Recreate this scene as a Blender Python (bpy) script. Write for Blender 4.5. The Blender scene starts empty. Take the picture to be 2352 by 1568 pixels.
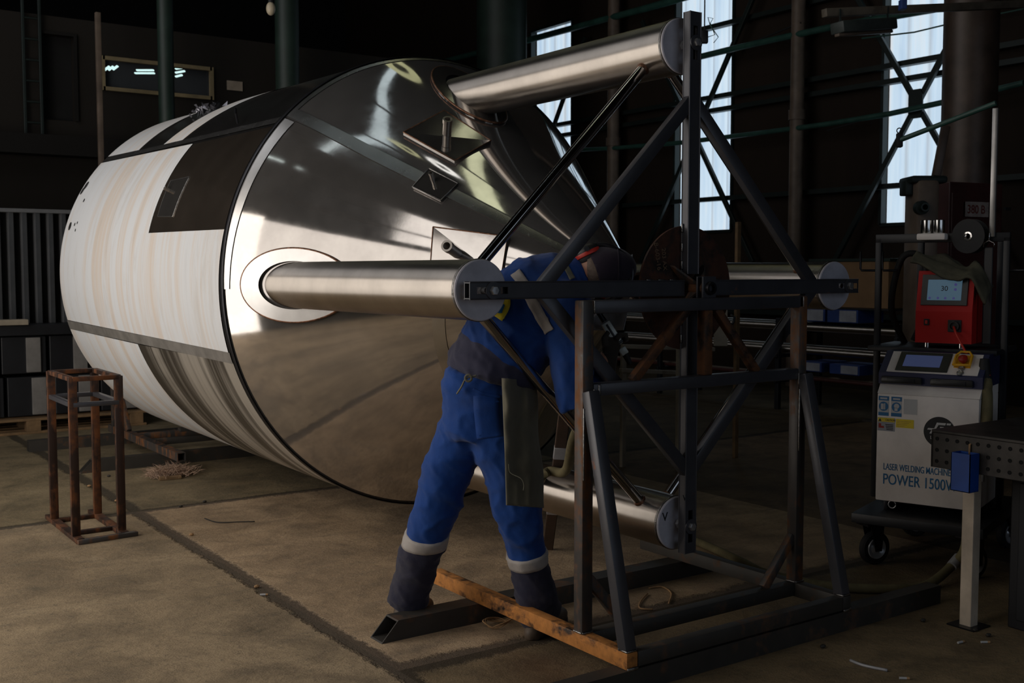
import bpy, bmesh, math, random
from mathutils import Vector as V, Matrix, noise, Quaternion
random.seed(7)
PI = math.pi
sc = bpy.context.scene
COL = sc.collection
# ------------------------------------------------------------------ camera frame (world: X across the hall, Y along the tank axis, Z up)
F_PX, PITCH, YAW, IW, IH = 2525.0, 0.065, 0.611, 2352, 1568
cyw, syw = math.cos(YAW), math.sin(YAW)
def toL(x, y, z): return V((x*cyw + y*syw, -x*syw + y*cyw, z))
CAM = toL(-.7024, -4.35, 1.45)
FW = toL(0, math.cos(PITCH), -math.sin(PITCH)); UP = toL(0, math.sin(PITCH), math.cos(PITCH)); RT = toL(1, 0, 0)
def ray(x, y): return (FW*F_PX + RT*(x-IW/2) - UP*(y-IH/2)).normalized()
def on(x, y, ax, val):            # a point of the place seen at a pixel, lying on an axis-aligned plane
    d = ray(x, y); i = 'xyz'.index(ax); return CAM + d*((val-CAM[i])/d[i])
def dep(x, y, D): d = ray(x, y); return CAM + d*(D/d.dot(FW))
X, Y, Z = V((1,0,0)), V((0,1,0)), V((0,0,1))
# ------------------------------------------------------------------ mesh helpers
class MB:
    def __init__(s): s.b = bmesh.new()
    def faces(s, vs, fs):
        bv = [s.b.verts.new(v) for v in vs]; out = []
        for f in fs:
            try: out.append(s.b.faces.new([bv[i] for i in f]))
            except ValueError: pass
        return bv, out
    def _bev(s, faces, off, seg=2):
        if off > 0:
            ed = set(e for f in faces for e in f.edges)
            bmesh.ops.bevel(s.b, geom=list(ed), offset=off, segments=seg, affect='EDGES', profile=.5)
    def obox(s, c, ax, ay, az, dx, dy, dz, bev=0.0):
        c = V(c); ax, ay, az = V(ax)*dx/2, V(ay)*dy/2, V(az)*dz/2
        vs = [c + ax*i + ay*j + az*k for i in (-1,1) for j in (-1,1) for k in (-1,1)]
        _, fs = s.faces(vs, [(0,1,3,2),(4,6,7,5),(0,4,5,1),(2,3,7,6),(0,2,6,4),(1,5,7,3)])
        s._bev(fs, bev); return s
    def box(s, lo, hi, bev=0.0):
        lo, hi = V(lo), V(hi); return s.obox((lo+hi)/2, X, Y, Z, *(hi-lo), bev)
    def beam(s, p, q, w, h, up=Z, bev=.005):         # w sideways, h along up
        p, q = V(p), V(q); d = (q-p); L = d.length; d.normalize(); up = V(up) if abs(d.dot(V(up).normalized())) < .999 else Y; sd = d.cross(up).normalized(); u2 = sd.cross(d)
        return s.obox((p+q)/2, d, sd, u2, L, w, h, bev)
    def hbeam(s, p, q, w, h, t=.004, up=Z, cut=0.0):  # open-ended hollow tube; cut slants the first end
        p, q = V(p), V(q); d = (q-p).normalized(); sd = d.cross(V(up)).normalized(); u2 = sd.cross(d)
        def ring(c, a, b, sl): return [c + sd*i*a/2 + u2*j*b/2 + d*(sl*(.5-j*.5*b/h)) for i, j in ((-1,-1),(1,-1),(1,1),(-1,1))]
        vs = ring(p, w, h, -cut) + ring(q, w, h, 0) + ring(p, w-2*t, h-2*t, -cut) + ring(q, w-2*t, h-2*t, 0)
        fs = []
        for i in range(4):
            j = (i+1) % 4; fs += [(i, j, 4+j, 4+i), (8+j, 8+i, 12+i, 12+j), (j, i, 8+i, 8+j), (4+i, 4+j, 12+j, 12+i)]
        s.faces(vs, fs); return s
    def rings(s, rs, cap=True, closed=True):
        n = len(rs[0]); vs = [p for r in rs for p in r]; fs = []
        for k in range(len(rs)-1):
            for i in range(n if closed else n-1):
                j = (i+1) % n; fs.append((k*n+i, k*n+j, (k+1)*n+j, (k+1)*n+i))
        if cap: fs += [tuple(range(n))[::-1], tuple(range((len(rs)-1)*n, len(rs)*n))]
        s.faces(vs, fs); return s
    def tube(s, pts, r, n=12, cap=True, flat=1.0, ref=None):
        pts = [V(p) for p in pts]; m = len(pts); R = r if isinstance(r, (list, tuple)) else [r]*m
        rs = []; sd = None
        for i, p in enumerate(pts):
            d = (pts[min(i+1, m-1)] - pts[max(i-1, 0)]).normalized()
            if sd is None:
                a = V(ref) if ref else (Z if abs(d.z) < .9 else X); sd = d.cross(a).normalized()
            sd = (sd - d*sd.dot(d)).normalized(); u2 = d.cross(sd)
            rs.append([p + (sd*math.cos(2*PI*k/n) + u2*math.sin(2*PI*k/n)*flat)*R[i] for k in range(n)])
        return s.rings(rs, cap)
    def cyl(s, p, q, r, n=24, r2=None): return s.tube([p, q], [r, r if r2 is None else r2], n)
    def lathe(s, prof, o, axis, n=32, cap=False, ref=None):   # prof: (r, h) along axis
        o, axis = V(o), V(axis).normalized(); a = V(ref) if ref else (Z if abs(axis.z) < .9 else X)
        e1 = axis.cross(a).normalized(); e2 = axis.cross(e1)
        rs = [[o + axis*h + (e1*math.cos(2*PI*k/n) + e2*math.sin(2*PI*k/n))*max(r, 1e-4) for k in range(n)] for r, h in prof]
        return s.rings(rs, cap)
    def prism(s, poly, vec):
        poly = [V(p) for p in poly]; vec = V(vec); n = len(poly)
        vs = poly + [p+vec for p in poly]
        s.faces(vs, [tuple(range(n))[::-1], tuple(range(n, 2*n))] + [(i, (i+1) % n, n+(i+1) % n, n+i) for i in range(n)]); return s
    def ell(s, c, a, b, e, n=24, m=14):
        c = V(c); a, b, e = V(a), V(b), V(e)
        rs = [[c + a*math.cos(PI*k/m) + (b*math.cos(2*PI*i/n) + e*math.sin(2*PI*i/n))*max(math.sin(PI*k/m), 1e-3) for i in range(n)] for k in range(m+1)]
        return s.rings(rs, True)
OFF = {}
def link(o, parent=None):
    COL.objects.link(o)
    if parent is not None: o.parent = parent
    return o
def build(mb, name, mat, parent=None, smooth=35, origin=None, **props):
    bmesh.ops.recalc_face_normals(mb.b, faces=mb.b.faces[:])
    me = bpy.data.meshes.new(name); mb.b.to_mesh(me); mb.b.free()
    return from_mesh(me, name, mat, parent, smooth, origin, **props)
def from_mesh(me, name, mat, parent=None, smooth=35, origin=None, **props):
    o = bpy.data.objects.new(name, me)
    off = OFF[parent.name] if parent is not None else (V(origin) if origin is not None else V((0,0,0)))
    me.transform(Matrix.Translation(-off)); OFF[o.name] = off
    if parent is None: o.location = off
    for m in (mat if isinstance(mat, (list, tuple)) else [mat]): me.materials.append(m)
    if smooth:
        me.polygons.foreach_set('use_smooth', [True]*len(me.polygons))
        if smooth < 180: me.set_sharp_from_angle(angle=math.radians(smooth))
    for k, v in props.items(): o[k] = v
    return link(o, parent)
def thing(name, label, cat, loc, group=None):
    o = bpy.data.objects.new(name, None); o.location = V(loc); o.empty_display_size = .1
    o['label'] = label; o['category'] = cat
    if group: o['group'] = group
    link(o); OFF[o.name] = V(loc); return o
def tag(o, label, cat, group=None):
    o['label'] = label; o['category'] = cat
    if group: o['group'] = group
    return o
def struct(mb, name, mat, smooth=0): return build(mb, name, mat, None, smooth, kind='structure')
def text(name, t, size, mat, o, ex, ey, parent, extr=.0006, sx=1.0, label=None):
    cu = bpy.data.curves.new(name, 'FONT'); cu.body = t; cu.size = size; cu.extrude = extr; cu.offset = size*.004
    f = bpy.data.objects.new('tmp_text', cu); COL.objects.link(f); dg = bpy.context.evaluated_depsgraph_get(); dg.update()
    me = bpy.data.meshes.new_from_object(f.evaluated_get(dg)); bpy.data.objects.remove(f); me.materials.clear()
    ex, ey = V(ex).normalized(), V(ey).normalized(); ez = ex.cross(ey)
    Mx = Matrix((ex*sx, ey, ez)).transposed().to_4x4(); Mx.translation = V(o); me.transform(Mx)
    ob = from_mesh(me, name, mat, parent, 0)
    if label: ob['label'] = label
    return ob
def remesh(mb, voxel, smooth_it=4, disp=None):
    bmesh.ops.recalc_face_normals(mb.b, faces=mb.b.faces[:])
    me = bpy.data.meshes.new('tmp'); mb.b.to_mesh(me); mb.b.free()
    o = bpy.data.objects.new('tmp', me); COL.objects.link(o)
    m = o.modifiers.new('r', 'REMESH'); m.mode = 'VOXEL'; m.voxel_size = voxel
    sm = o.modifiers.new('s', 'SMOOTH'); sm.factor = .5; sm.iterations = smooth_it
    dg = bpy.context.evaluated_depsgraph_get(); dg.update()
    out = bpy.data.meshes.new_from_object(o.evaluated_get(dg)); bpy.data.objects.remove(o)
    if disp:
        ns = [v.normal.copy() for v in out.vertices]
        for v, n in zip(out.vertices, ns): v.co += n*disp(v.co, n)
    return out
# ------------------------------------------------------------------ materials
def nmat(name):
    m = bpy.data.materials.new(name); m.use_nodes = True; nt = m.node_tree; nt.nodes.clear()
    out = nt.nodes.new('ShaderNodeOutputMaterial'); bs = nt.nodes.new('ShaderNodeBsdfPrincipled')
    nt.links.new(bs.outputs[0], out.inputs[0]); return m, nt, bs
class N:
    def __init__(s, nt): s.nt = nt
    def __call__(s, t, ins=None, **kw):
        n = s.nt.nodes.new(t)
        for k, v in kw.items(): setattr(n, k, v)
        for k, v in (ins or {}).items():
            if hasattr(v, 'is_linked') or hasattr(v, 'links'): s.nt.links.new(v, n.inputs[k])
            else: n.inputs[k].default_value = v
        return n
    def coord(s, scale=(1,1,1), geo=False):
        if geo: src = s('ShaderNodeNewGeometry').outputs['Position']
        else: src = s('ShaderNodeTexCoord').outputs['Object']
        return s('ShaderNodeMapping', {'Vector': src, 'Scale': scale}).outputs[0]
    def noise(s, vec, scale, detail=4, rough=.55, dist=0.0): return s('ShaderNodeTexNoise', {'Vector': vec, 'Scale': scale, 'Detail': detail, 'Roughness': rough, 'Distortion': dist}).outputs[0]
    def ramp(s, fac, stops):
        r = s('ShaderNodeValToRGB', {'Fac': fac}); e = r.color_ramp.elements
        while len(e) < len(stops): e.new(.5)
        for el, (p, c) in zip(e, stops): el.position = p; el.color = (c, c, c, 1) if isinstance(c, (int, float)) else (*c, 1)
        return r.outputs[0]
    def mix(s, fac, a, b):
        n = s('ShaderNodeMix', data_type='RGBA')
        for i, v in ((0, fac), (6, a), (7, b)):
            if hasattr(v, 'links'): s.nt.links.new(v, n.inputs[i])
            else: n.inputs[i].default_value = v if i == 0 else (*v, 1)
        return n.outputs[2]
    def math(s, op, a, b=0.0, c=0.0, clamp=False):
        n = s('ShaderNodeMath', operation=op, use_clamp=clamp)
        for i, v in enumerate((a, b, c)):
            if hasattr(v, 'links'): s.nt.links.new(v, n.inputs[i])
            else: n.inputs[i].default_value = v
        return n.outputs[0]
    def bump(s, h, strength=.3, dist=.01): return s('ShaderNodeBump', {'Height': h, 'Strength': strength, 'Distance': dist}).outputs[0]
def setp(bs, nt, **kw):
    for k, v in kw.items():
        k = {'base': 'Base Color', 'rough': 'Roughness', 'metal': 'Metallic', 'normal': 'Normal', 'emit': 'Emission Color', 'estr': 'Emission Strength', 'trans': 'Transmission Weight', 'spec': 'Specular IOR Level', 'coat': 'Coat Weight', 'aniso': 'Anisotropic', 'sheen': 'Sheen Weight', 'alpha': 'Alpha', 'sss': 'Subsurface Weight'}[k]
        if hasattr(v, 'links'): nt.links.new(v, bs.inputs[k])
        else: bs.inputs[k].default_value = (*v, 1) if isinstance(v, tuple) else v
def plain(name, base, rough=.5, metal=0.0, var=.25, scale=6.0, bump=0.0, bscale=40, **kw):
    m, nt, bs = nmat(name); g = N(nt); c = g.coord()
    f = g.noise(c, scale, 5, .6)
    dark = tuple(max(0, b*(1-var)) for b in base); lite = tuple(min(1, b*(1+var)) for b in base)
    setp(bs, nt, base=g.mix(g.ramp(f, [(.3, 0.), (.7, 1.)]), dark, lite), rough=rough, metal=metal, **kw)
    if bump: setp(bs, nt, normal=g.bump(g.noise(c, bscale, 4), bump, .004))
    return m
def emis(name, col, s):
    m, nt, bs = nmat(name); setp(bs, nt, base=(0.02, .02, .02), emit=col, estr=s); return m
def steel(name, base, rust=.3, rough=.42, metal=.75, stretch=(3, 3, 3), rcol=(.30, .09, .018)):
    m, nt, bs = nmat(name); g = N(nt); c = g.coord(); cs = g.coord(stretch)
    n1 = g.noise(cs, 2.2, 6, .65, .4); n2 = g.noise(c, 22, 5, .65)
    mask = g.math('ADD', g.math('MULTIPLY', n1, .75), g.math('MULTIPLY', n2, .35))
    t0 = .74 - rust*.42
    mk = g.ramp(mask, [(t0, 0.), (min(t0+.13, .99), 1.)])
    cb = g.mix(g.noise(c, 9, 4), tuple(b*.65 for b in base), tuple(b*1.35 for b in base))
    cr = g.mix(g.noise(c, 30, 4), tuple(b*.45 for b in rcol), tuple(b*1.5 for b in rcol))
    setp(bs, nt, base=g.mix(mk, cb, cr), metal=g.math('MULTIPLY', g.math('SUBTRACT', 1.0, mk), metal), rough=g.math('ADD', rough, g.math('MULTIPLY', mk, .35)), normal=g.bump(n2, .12, .003))
    return m
def cloth(name, base, rough=.85, dirt=(.05, .045, .04), amount=.35, weave=260):
    m, nt, bs = nmat(name); g = N(nt); c = g.coord()
    n1 = g.noise(c, 5, 5, .6); n2 = g.noise(c, 28, 4, .6)
    mk = g.ramp(g.math('ADD', g.math('MULTIPLY', n1, .7), g.math('MULTIPLY', n2, .3)), [(.5, 0.), (.72, amount)])
    cb = g.mix(n2, tuple(b*.75 for b in base), tuple(b*1.25 for b in base))
    w = g.noise(g.coord((1, 1, .6)), weave, 2)
    setp(bs, nt, base=g.mix(mk, cb, dirt), rough=rough, normal=g.bump(g.math('ADD', g.math('MULTIPLY', n2, .8), g.math('MULTIPLY', w, .2)), .3, .006), sheen=.15, spec=.25)
    return m
M = {}
M['scale'] = steel('mill_scale_steel', (.066, .066, .075), rust=.12, rough=.38, metal=.3)
M['scale2'] = steel('rolled_steel_rusting', (.075, .068, .064), rust=.5, rough=.45, metal=.35, stretch=(5, 5, .7), rcol=(.20, .075, .02))
M['rusty'] = steel('rusty_steel', (.045, .035, .03), rust=.74, rough=.5, stretch=(4, 2, 4), rcol=(.50, .20, .045))
M['rustmid'] = steel('brown_rusty_steel', (.04, .03, .026), rust=.7, rough=.5, rcol=(.125, .048, .016))
M['rustdark'] = steel('dark_rusty_plate', (.02, .013, .010), rust=.7, rough=.55, metal=.5, rcol=(.07, .025, .012))
M['rackrust'] = steel('rusty_rack_steel', (.030, .014, .009), rust=.55, rough=.5, metal=.2, stretch=(6, 6, 1.5), rcol=(.13, .042, .010))
M['skid'] = steel('dusty_skid_steel', (.045, .040, .034), rust=.35, rough=.6, metal=.15, rcol=(.12, .06, .03))
M['weld'] = plain('weld_bead', (.27, .26, .25), .35, 1.0, .4, 60, .5, 120)
M['weldbrown'] = plain('burnt_weld', (.20, .10, .06), .4, .7, .6, 50, .4, 120)
M['bolt'] = plain('zinc_bolt', (.55, .55, .56), .35, .9, .2, 30)
M['black'] = plain('black_paint', (.012, .013, .016), .45, 0, .2, 8)
M['blackrub'] = plain('black_rubber', (.010, .010, .011), .7, 0, .2, 12)
M['blackmetal'] = plain('black_metal', (.02, .02, .024), .35, .6, .25, 12)
def stainless(name, base, rough, wob=.0, fine=.05, streak=(1, 1, 1), metal=1.0, an=0.0):
    m, nt, bs = nmat(name); g = N(nt); c = g.coord(); cs = g.coord(streak)
    n1 = g.noise(cs, 14, 6, .7); n2 = g.noise(c, 1.3, 2, .5); n3 = g.noise(c, 5, 5, .6)
    if an:
        nt.links.new(g('ShaderNodeCombineXYZ', {'X': 0., 'Y': 1., 'Z': 0.}).outputs[0], bs.inputs['Tangent']); bs.inputs['Anisotropic'].default_value = an
    setp(bs, nt, metal=metal, base=g.mix(g.ramp(n3, [(.35, 0.), (.75, 1.)]), tuple(b*.82 for b in base), tuple(b*1.05 for b in base)),
         rough=g.math('ADD', rough-.05, g.math('MULTIPLY', n1, .10)))
    h = g.math('ADD', g.math('MULTIPLY', n1, fine), g.math('MULTIPLY', n2, wob))
    setp(bs, nt, normal=g.bump(h, .5, .02)); return m
M['leg'] = stainless('brushed_stainless_leg', (.60, .545, .49), .38, .12, .025, (.3, 1.5, .3), 1.0, .93)
M['rod'] = stainless('polished_round_tube', (.50, .48, .47), .10, .0, .004)
M['darkmirror'] = stainless('dark_mirror_sheet', (.40, .33, .27), .10, 1.3, .02, metal=.93)
M['mirror'] = stainless('mirror_stainless_sheet', (.50, .485, .475), .055, .22, .003, metal=.86)
M['satin'] = stainless('satin_stainless_sheet', (.60, .565, .535), .085, .2, .005, metal=.88)
M['plate'] = stainless('doubler_plate_stainless', (.36, .345, .33), .08, .25, .006, metal=.92)
M['padring'] = stainless('ground_stainless_pad', (.78, .76, .74), .34, .2, .03)
M['strip'] = stainless('polished_seam_strip', (.60, .585, .565), .26, .2, .03)
M['brushed'] = stainless('dark_brushed_shell', (.30, .29, .28), .24, .9, .05, (.25, 6, .25))
M['capplate'] = plain('grey_steel_cap', (.50, .49, .55), .5, .05, .22, 7, .08, 60)
def film_mat(name, dark):
    m, nt, bs = nmat(name); g = N(nt)
    P = g('ShaderNodeTexCoord').outputs['Object']; sp = g('ShaderNodeSeparateXYZ', {'Vector': P})
    phi = g.math('ARCTAN2', sp.outputs[2], sp.outputs[0])
    v = g('ShaderNodeCombineXYZ', {'X': g.math('MULTIPLY', sp.outputs[1], 1.0), 'Y': g.math('MULTIPLY', phi, .16), 'Z': 0.}).outputs[0]
    v2 = g('ShaderNodeCombineXYZ', {'X': sp.outputs[1], 'Y': g.math('MULTIPLY', phi, .45), 'Z': 1.3}).outputs[0]
    n1 = g.noise(v, 7, 6, .62, .25); n2 = g.noise(v2, 11, 6, .7, .6); n3 = g.noise(v, 26, 4, .6)
    if not dark:
        c = g.mix(g.ramp(n1, [(.46, 0.), (.60, .62)]), (.70, .715, .735), (.66, .53, .41))
        c = g.mix(g.ramp(n2, [(.54, 0.), (.74, .5)]), c, (.50, .44, .37))
        c = g.mix(g.ramp(n3, [(.56, 0.), (.80, .45)]), c, (.56, .56, .57))
        setp(bs, nt, base=c, rough=.5, normal=g.bump(n3, .15, .004))
    else:
        n1 = g.noise(v, 4.2, 5, .6, .2)
        c = g.mix(g.ramp(n1, [(.44, 0.), (.56, 1.)]), (.070, .060, .048), (.44, .40, .345))
        c = g.mix(g.ramp(n3, [(.5, 0.), (.75, .5)]), c, (.16, .14, .12))
        setp(bs, nt, base=c, rough=.38, metal=.35, normal=g.bump(n3, .15, .004))
    return m
M['film'] = film_mat('white_protective_film', False)
M['smear'] = film_mat('smeared_film', True)
M['greyband'] = plain('grey_weld_band', (.26, .245, .225), .45, .4, .25, 9)
M['cap_g'] = plain('grey_hat', (.2, .2, .2))
def floor_mat():
    m, nt, bs = nmat('dusty_concrete'); g = N(nt); P = g.coord(geo=True); sp = g('ShaderNodeSeparateXYZ', {'Vector': P})
    big = g.noise(P, .55, 6, .62, .3); mid = g.noise(P, 3.2, 7, .68, .4); fine = g.noise(P, 34, 6, .7); grit = g.noise(P, 130, 3, .6)
    c = g.mix(g.ramp(big, [(.35, 0.), (.68, 1.)]), (.28, .205, .125), (.50, .375, .235))
    c = g.mix(g.ramp(mid, [(.44, 0.), (.70, .85)]), c, (.15, .115, .075))
    c = g.mix(g.ramp(mid, [(.22, .55), (.42, 0.)]), c, (.56, .44, .29))
    c = g.mix(g.ramp(fine, [(.54, 0.), (.74, .8)]), c, (.15, .13, .095))
    sl = g.noise(g('ShaderNodeMapping', {'Vector': P, 'Scale': (1.2, 4.5, 1), 'Rotation': (0, 0, .35)}).outputs[0], 2.4, 6, .65)
    c = g.mix(g.ramp(sl, [(.52, 0.), (.72, .55)]), c, (.17, .14, .10))
    w1 = g.math('SUBTRACT', g.noise(P, 2.2, 3), .5); w2 = g.math('SUBTRACT', g.noise(P, 22, 4, .7), .5)
    def joint(a, off, half, wob):
        d = g.math('ABSOLUTE', g.math('ADD', g.math('SUBTRACT', a, off), g.math('ADD', g.math('MULTIPLY', w1, wob), g.math('MULTIPLY', w2, .07))))
        return g.ramp(g.math('DIVIDE', d, half), [(.55, 1.), (1., 0.)])
    j1 = joint(sp.outputs[0], -1.17, .052, .05); j2 = joint(sp.outputs[1], 3.48, .05, .08)
    j3 = g.math('MULTIPLY', joint(sp.outputs[1], .27, .075, .12), g.math('GREATER_THAN', sp.outputs[0], -1.2))
    j = g.math('MAXIMUM', g.math('MAXIMUM', j1, j2), j3)
    c = g.mix(g.math('MULTIPLY', j, .9), c, (.085, .066, .048))
    rs = g('ShaderNodeVectorMath', {0: P, 1: (-.72, -.05, 0)}, operation='DISTANCE').outputs['Value']
    c = g.mix(g.math('MULTIPLY', g.ramp(rs, [(.0, .8), (.32, 0.)]), mid), c, (.20, .085, .035))
    # back slab is duller concrete; far, front and middle tints paint in light falloff
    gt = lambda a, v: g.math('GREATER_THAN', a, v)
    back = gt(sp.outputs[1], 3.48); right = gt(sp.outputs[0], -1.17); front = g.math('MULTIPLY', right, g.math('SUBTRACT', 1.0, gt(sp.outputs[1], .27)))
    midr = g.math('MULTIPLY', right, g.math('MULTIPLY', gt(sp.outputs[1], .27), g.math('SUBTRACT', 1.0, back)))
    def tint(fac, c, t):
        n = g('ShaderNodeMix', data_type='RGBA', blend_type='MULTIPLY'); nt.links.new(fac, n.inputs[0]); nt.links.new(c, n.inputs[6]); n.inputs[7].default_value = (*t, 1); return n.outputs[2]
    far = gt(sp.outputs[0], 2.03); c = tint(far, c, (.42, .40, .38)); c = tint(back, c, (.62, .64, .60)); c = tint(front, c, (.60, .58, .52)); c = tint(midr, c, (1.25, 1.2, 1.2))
    h = g.math('ADD', g.math('MULTIPLY', mid, .5), g.math('ADD', g.math('MULTIPLY', fine, .35), g.math('ADD', g.math('MULTIPLY', grit, .12), g.math('MULTIPLY', j, -.6))))
    setp(bs, nt, base=c, rough=.82, normal=g.bump(h, .8, .02), spec=.3); return m
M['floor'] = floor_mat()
def wall_mat(name, base, var=.5, vert=1):
    m, nt, bs = nmat(name); g = N(nt); P = g.coord((1, 1, .35) if vert else (1, 1, 1)); n = g.noise(P, 1.3, 6, .65); n2 = g.noise(P, 9, 5, .6)
    setp(bs, nt, base=g.mix(g.math('ADD', g.math('MULTIPLY', n, .7), g.math('MULTIPLY', n2, .3)), tuple(b*(1-var) for b in base), tuple(b*(1+var) for b in base)), rough=.85, spec=.2); return m
M['wall'] = wall_mat('darkened_brown_wall', (.026, .018, .013))  # wall and roof colours darkened to hold the gloom of the hall
M['office'] = wall_mat('office_block_wall', (.020, .017, .014), .35)
M['roof'] = wall_mat('darkened_roof', (.012, .011, .010), .3, 0)
M['dark'] = plain('dark_void', (.006, .006, .006), .9)
M['greencol'] = plain('dull_green_paint', (.015, .030, .022), .5, 0, .3, 4)
M['greenpipe'] = plain('green_pipe_paint', (.026, .078, .062), .45, 0, .3, 6)
M['browncol'] = plain('brown_column_paint', (.075, .052, .040), .45, .2, .35, 5, .1, 30)
M['pipeb'] = plain('beige_pipe', (.13, .095, .07), .55, 0, .35, 5)
M['cream'] = plain('cream_paint', (.34, .29, .22), .6, 0, .25, 5)
M['girt'] = plain('dark_green_girt', (.012, .02, .018), .5, .2)
def pane_mat():
    m, nt, bs = nmat('translucent_ribbed_sheet'); g = N(nt); P = g.coord(geo=True)
    n = g.noise(g('ShaderNodeMapping', {'Vector': P, 'Scale': (1, 5, .25)}).outputs[0], 1.6, 5, .6)
    sp = g('ShaderNodeSeparateXYZ', {'Vector': P})
    st = g.ramp(g.math('FRACT', g.math('MULTIPLY', sp.outputs[1], 3.55)), [(0., .55), (.1, 1.), (.85, 1.), (1., .6)])
    c = g.mix(g.ramp(n, [(.3, 0.), (.7, 1.)]), (.29, .39, .50), (.45, .54, .60))
    c = g.mix(g.ramp(n, [(.55, 0.), (.8, .7)]), c, (.44, .38, .36))
    c = g.mix(st, (.16, .15, .15), c)
    setp(bs, nt, base=(.3, .32, .35), rough=.4, emit=c, estr=1.5); return m
M['pane'] = pane_mat()
M['lampw'] = emis('lamp_tube', (.85, 1., .9), 3.5)
M['lampcool'] = emis('skylight_sheet', (.80, .95, 1.0), 1.1)
M['lampyel'] = emis('yellowed_skylight_sheet', (.92, .95, .62), 1.3)
M['lampring'] = emis('ring_lamp_glow', (1., 1., .95), 2.2)
M['lampringy'] = emis('yellow_ring_lamp_glow', (.9, .9, .5), .8)
M['lampreflect'] = emis('pane_lamp_reflection', (.75, 1., .92), 1.3)
M['bulb'] = plain('frosted_bulb', (.5, .42, .3), .3)
M['pwhite'] = plain('dirty_white_paint', (.78, .72, .68), .5, 0, .14, 4, .05, 40)
M['pblue'] = plain('navy_plastic', (.018, .022, .075), .45, 0, .2)
M['red'] = plain('red_powder_coat', (.50, .012, .010), .55, 0, .1, 5, .05, 200, spec=.3)
M['bez'] = plain('dark_bezel', (.022, .022, .021), .4)
M['scr'] = emis('lit_touch_screen', (.10, .19, .27), .36)
M['scr2'] = emis('lit_console_screen', (.055, .075, .18), .38)
M['scrdot'] = emis('screen_icons_violet', (.14, .12, .5), .2)
M['ink'] = plain('black_ink', (.01, .01, .012), .6)
M['bluetext'] = plain('blue_print', (.010, .14, .33), .5, 0, .1)
M['lwhite'] = plain('label_white', (.52, .52, .52), .5, 0, .08)
M['lyel'] = plain('label_yellow', (.72, .55, .02), .5, 0, .1)
M['yel'] = plain('yellow_guard', (.72, .36, .01), .4, 0, .1)
M['estop'] = plain('red_stop_button', (.32, .02, .012), .35, 0, .1)
M['chrome'] = plain('chrome', (.62, .61, .60), .13, 1, .1)
M['rim'] = plain('bright_wheel_disc', (.55, .57, .60), .3, .45, .1)
M['alu'] = plain('aluminium_profile', (.42, .41, .40), .35, .8, .2)
M['redcab'] = plain('dark_red_cabinet', (.062, .017, .014), .5, 0, .25, 4)
M['redtext'] = plain('red_print', (.16, .022, .016), .5)
M['blue'] = plain('blue_bin_paint', (.006, .058, .30), .4, 0, .25, 6)
M['legpaint'] = plain('grimy_white_leg', (.60, .50, .39), .55, 0, .25, 7, .05, 40)
M['chalk'] = plain('faint_chalk', (.20, .12, .07), .8)
M['tabletop'] = plain('grey_welding_table', (.055, .050, .046), .45, .5, .4, 9, .1, 60)
M['hole'] = plain('hole_dark', (.004, .004, .004), .9)
M['hosewrap'] = plain('khaki_hose_wrap', (.15, .125, .06), .85, 0, .3, 14, .3, 60)
M['tape'] = plain('grey_tape', (.40, .40, .42), .4, .2, .15)
M['rag'] = plain('khaki_rag', (.075, .07, .045), .9, 0, .4, 12, .3, 50)
M['card'] = plain('cardboard', (.26, .15, .07), .8, 0, .15, 5)
M['wood'] = plain('rough_wood', (.22, .135, .065), .8, 0, .35, 9, .2, 40)
M['darkwood'] = plain('dark_wood', (.060, .035, .022), .75, 0, .4, 9, .2, 40)
M['straw'] = plain('straw_fibre', (.40, .27, .19), .8, 0, .4, 20)
M['twine'] = plain('twine', (.42, .25, .12), .8, 0, .3, 30)
M['ribgrey'] = plain('grey_ribbed_panel', (.20, .205, .215), .45, .3, .15, 4)
M['blockw'] = plain('pale_block', (.20, .19, .18), .7, 0, .3, 5)
M['paper'] = plain('paper', (.32, .26, .2), .8)
M['navy'] = cloth('navy_workwear', (.026, .026, .050), amount=.55, dirt=(.085, .075, .068))
M['bluecl'] = cloth('royal_blue_workwear', (.007, .050, .235), amount=.42, dirt=(.035, .045, .08))
M['reflect'] = cloth('grey_reflective_tape', (.42, .385, .36), .55, (.2, .17, .15), .3)
M['apron'] = cloth('olive_suede_apron', (.165, .152, .110), .9, (.05, .045, .03), .6)
M['collar'] = cloth('olive_trim', (.16, .155, .11), .8)
M['glove'] = cloth('dark_brown_glove', (.045, .036, .028), .85)
M['capcl'] = cloth('dark_plum_cap', (.022, .015, .026), .9, (.03, .02, .03), .3)
M['boot'] = plain('brown_leather_boot', (.10, .07, .048), .6, 0, .4, 12, .2, 50)
M['skin'] = plain('skin', (.50, .24, .155), .5, 0, .15, 20, .1, 120, sss=.08)
M['hairs'] = plain('cropped_grey_hair', (.16, .115, .09), .8, 0, .3, 60, .4, 200)
M['redpl'] = plain('red_plastic', (.55, .035, .022), .4, 0, .1)
M['eye'] = plain('eye_white', (.7, .68, .65), .3)
M['torch'] = plain('white_torch_body', (.55, .57, .52), .4, .1, .12)
m, nt, bs = nmat('tinted_visor'); setp(bs, nt, base=(.50, .52, .56), rough=.2, trans=.55, spec=.5); bs.inputs['IOR'].default_value = 1.1; M['visor'] = m
m, nt, bs = nmat('window_glass'); setp(bs, nt, base=(.75, .8, .85), rough=.03, trans=.96); bs.inputs['IOR'].default_value = 1.05; M['glass'] = m
m, nt, bs = nmat('pale_wall_lit'); setp(bs, nt, base=(.05, .06, .09), rough=.8); M['officein'] = m
m = plain('foil', (.20, .20, .23), .35, .6, .4); M['foil'] = m
M['dlight'] = plain('pale_sticker', (.35, .36, .40), .6)
M['dblue'] = plain('blue_box_print', (.02, .05, .2), .6)
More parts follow.
